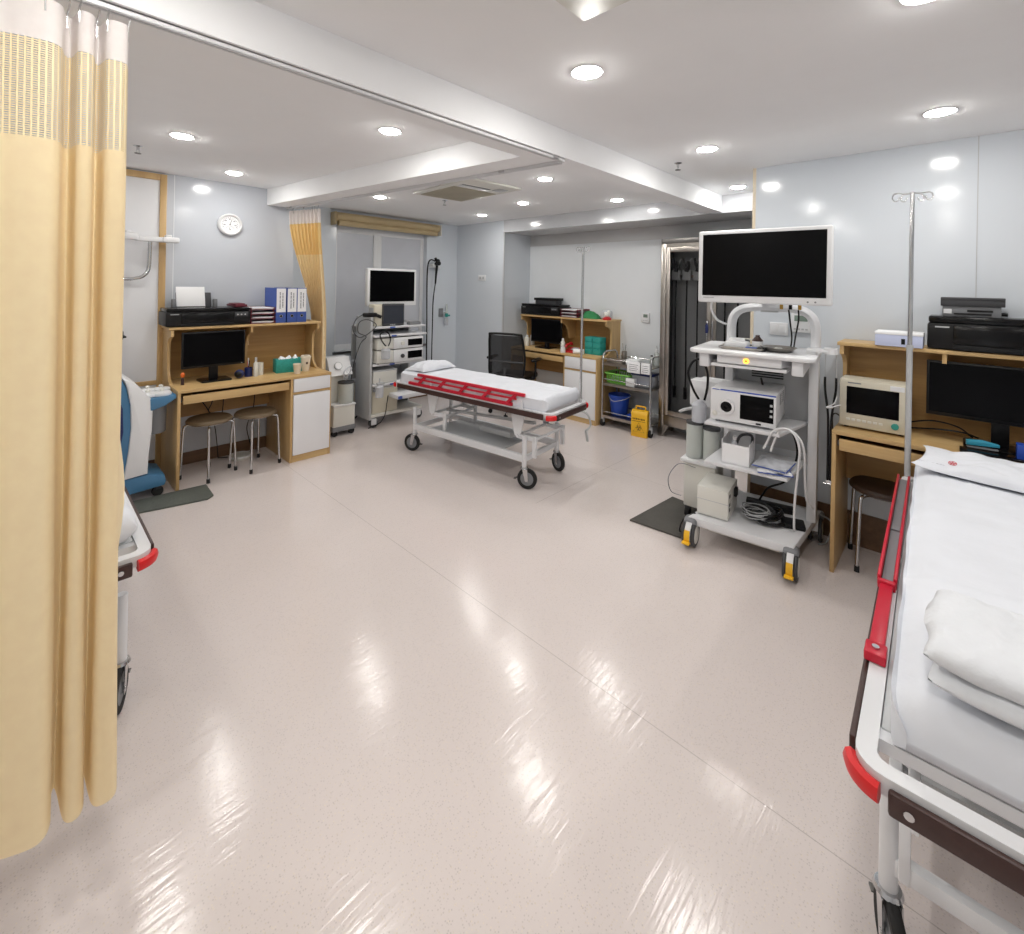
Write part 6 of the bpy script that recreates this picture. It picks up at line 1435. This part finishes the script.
# yellow sharps bin
t = thing('sharps_bin', 'yellow biohazard bin on the floor in front of the steel trolley', 'bin', (4.43, 2.365, 0), R(-82))
obj('bin_body', B().b2((-0.085, 0, 0.0), (0.085, 0.11, 0.225), 0.006), 'yellow', t)
obj('bin_lid', B().prism([(0.0, 0.225), (0.11, 0.225), (0.105, 0.25), (0.075, 0.272), (0.035, 0.272), (0.006, 0.25)], 'x', -0.086, 0.086, 0.004), 'yellow', t)
obj('bin_handle', B().tube([(-0.05, 0.055, 0.268), (-0.05, 0.055, 0.298), (-0.035, 0.055, 0.306), (0.035, 0.055, 0.306), (0.05, 0.055, 0.298), (0.05, 0.055, 0.268)], 0.008, 8, 3), 'yellow', t)
print_line('bin_lettering', 0.85, 0.135, 0.019, 'amber', t, facing((0, -0.0008, 0.187), (0, -1, 0)), 4)
print_line('bin_lettering', 0.8, 0.14, 0.008, 'amber', t, facing((0, -0.0008, 0.163), (0, -1, 0)), 9)
bs = B()
for k in range(3):
    a = R(90 + 120 * k); c0 = Vector((0.0, -0.0012, 0.095)); cc = c0 + Vector((0.017 * math.cos(a), 0, 0.017 * math.sin(a)))
    pts = [(cc.x + 0.016 * math.cos(a + R(35 + 290 * q / 14) - R(0)), -0.0012, cc.z + 0.016 * math.sin(a + R(35 + 290 * q / 14))) for q in range(15)]
    bs.tube(pts, lambda u: 0.0014 + 0.0026 * math.sin(PI * u), 6, 1, smooth=False)
bs.tube([(0.020 * math.cos(R(360 * q / 20)), -0.0012, 0.095 + 0.020 * math.sin(R(360 * q / 20))) for q in range(20)], 0.0018, 6, 1, True, False)
for v in bs.b.verts: v.co.y = -0.0012 + (v.co.y + 0.0012) * 0.25
obj('biohazard_symbol', bs, 'amber', t)
bs = B().tube([(0.0, -0.001, 0.150), (-0.058, -0.001, 0.055), (0.058, -0.001, 0.055)], 0.0022, 6, 1, True, False)
for v in bs.b.verts: v.co.y = -0.001 + (v.co.y + 0.001) * 0.25
obj('warning_triangle', bs, 'amber', t)

# ------------------------------------------------------------------ blue and white machine by the wood-framed panel
t = thing('endoscope_washer', 'blue and white machine with a lidded tray left of the left desk', 'medical machine', (0, 0, 0), 0)
t.location = (0.578, 4.22, 0)
def sh(P): return [(x - 0.60, z) for x, z in P]
obj('base', B().prism(sh([(0.46, 0.055), (0.755, 0.075), (0.765, 0.10), (0.755, 0.145), (0.66, 0.175), (0.46, 0.175)]), 'y', -0.14, 0.18, 0.012), 'blueplast', t)
obj('back_shell', B().prism(sh([(0.45, 0.17), (0.56, 0.17), (0.57, 0.45), (0.565, 0.66), (0.535, 0.80), (0.515, 0.845), (0.48, 0.84), (0.45, 0.80), (0.43, 0.62), (0.44, 0.4)]), 'y', -0.13, 0.16, 0.012), 'blueplast', t)
obj('front_shell', B().prism(sh([(0.525, 0.175), (0.655, 0.185), (0.66, 0.32), (0.675, 0.48), (0.678, 0.62), (0.672, 0.70), (0.645, 0.735), (0.60, 0.80), (0.55, 0.85), (0.515, 0.86), (0.535, 0.80), (0.555, 0.68), (0.56, 0.52), (0.548, 0.36)]), 'y', -0.15, 0.17, 0.012), 'white', t)
obj('recess', B().prism(sh([(0.475, 0.35), (0.50, 0.35), (0.52, 0.5), (0.515, 0.66), (0.49, 0.74), (0.47, 0.70), (0.465, 0.5)]), 'y', -0.1325, -0.127), 'navy', t)
obj('tray', B().prism(sh([(0.655, 0.615), (0.75, 0.645), (0.815, 0.69), (0.812, 0.712), (0.655, 0.705)]), 'y', -0.15, 0.17, 0.008), 'blueplast', t)
for x, y in ((0.06, -0.06), (0.14, -0.07), (0.08, 0.09), (0.16, 0.08)):
    l_ = obj('round_lid', B().lathe([(0, 0.71), (0.058, 0.71), (0.06, 0.72), (0.055, 0.732), (0.02, 0.738), (0, 0.738)], (x, y, 0), 24), 'white', t)
    obj('lid_knob', B().lathe([(0, 0.736), (0.012, 0.736), (0.015, 0.752), (0.008, 0.758), (0, 0.758)], (x, y, 0), 14), 'offwhite', l_)
obj('canister', B().lathe([(0, 0.43), (0.06, 0.43), (0.065, 0.44), (0.068, 0.64), (0, 0.64)], (0.115, 0.0, 0), 24), 'greyplast', t)
for x, y in ((0.12, -0.10), (0.12, 0.14), (-0.10, -0.10), (-0.10, 0.14)): castor_small(t, x, y, 0.034)
tag(obj('machine_cable', B().tube([(0.655, 4.37, 0.33), (0.70, 4.44, 0.36), (0.76, 4.52, 0.45), (0.79, 4.56, 0.55)], 0.005, 7, 5), 'black', None, 60), 'black cable between the blue and white machine and the left desk', 'cable')
t = thing('wall_bracket_arm', 'white twin head bracket on a bent chrome arm above the blue and white machine', 'bracket', (0, YC, 0), 0)
obj('wall_plate', B().b2((0.475, -0.03, 1.38), (0.515, -0.0005, 1.83), 0.005), 'white', t)
obj('arm', B().tube([(0.50, -0.03, 1.54), (0.53, -0.07, 1.54), (0.60, -0.10, 1.545), (0.66, -0.11, 1.57), (0.69, -0.11, 1.64), (0.695, -0.11, 1.84)], 0.013, 10, 6), 'chrome', t)
obj('cross_bar', B().b2((0.60, -0.135, 1.835), (0.80, -0.085, 1.875), 0.008), 'white', t)
obj('bracket_head', B().b2((0.53, -0.15, 1.84), (0.62, -0.07, 1.895), 0.012).b2((0.545, -0.14, 1.89), (0.575, -0.08, 1.91), 0.006), 'white', t)
obj('bracket_head', B().b2((0.77, -0.15, 1.835), (0.88, -0.07, 1.878), 0.012).b2((0.79, -0.14, 1.875), (0.83, -0.08, 1.895), 0.006), 'white', t)
t = thing('hanging_apron', 'lilac cloth hanging from a black hook above the blue and white machine', 'apron', (0.48, 4.50, 0), 0)
obj('hook_block', B().b2((-0.05, -0.05, 1.09), (0.055, 0.05, 1.16), 0.012).b2((-0.02, 0.045, 1.11), (0.02, 0.15, 1.14), 0.004).b2((-0.045, -0.055, 1.105), (0.07, 0.055, 1.118), 0.004), 'black', t)
obj('cloth', B().grid(lambda u, v: (-0.05 + 0.075 * u + (1 - v) * 0.025 + 0.008 * math.sin(u * 14), 0.0 + 0.03 * math.sin(u * 9 + v), 0.70 + 0.40 * v), 18, 8), 'purple', t, 80)
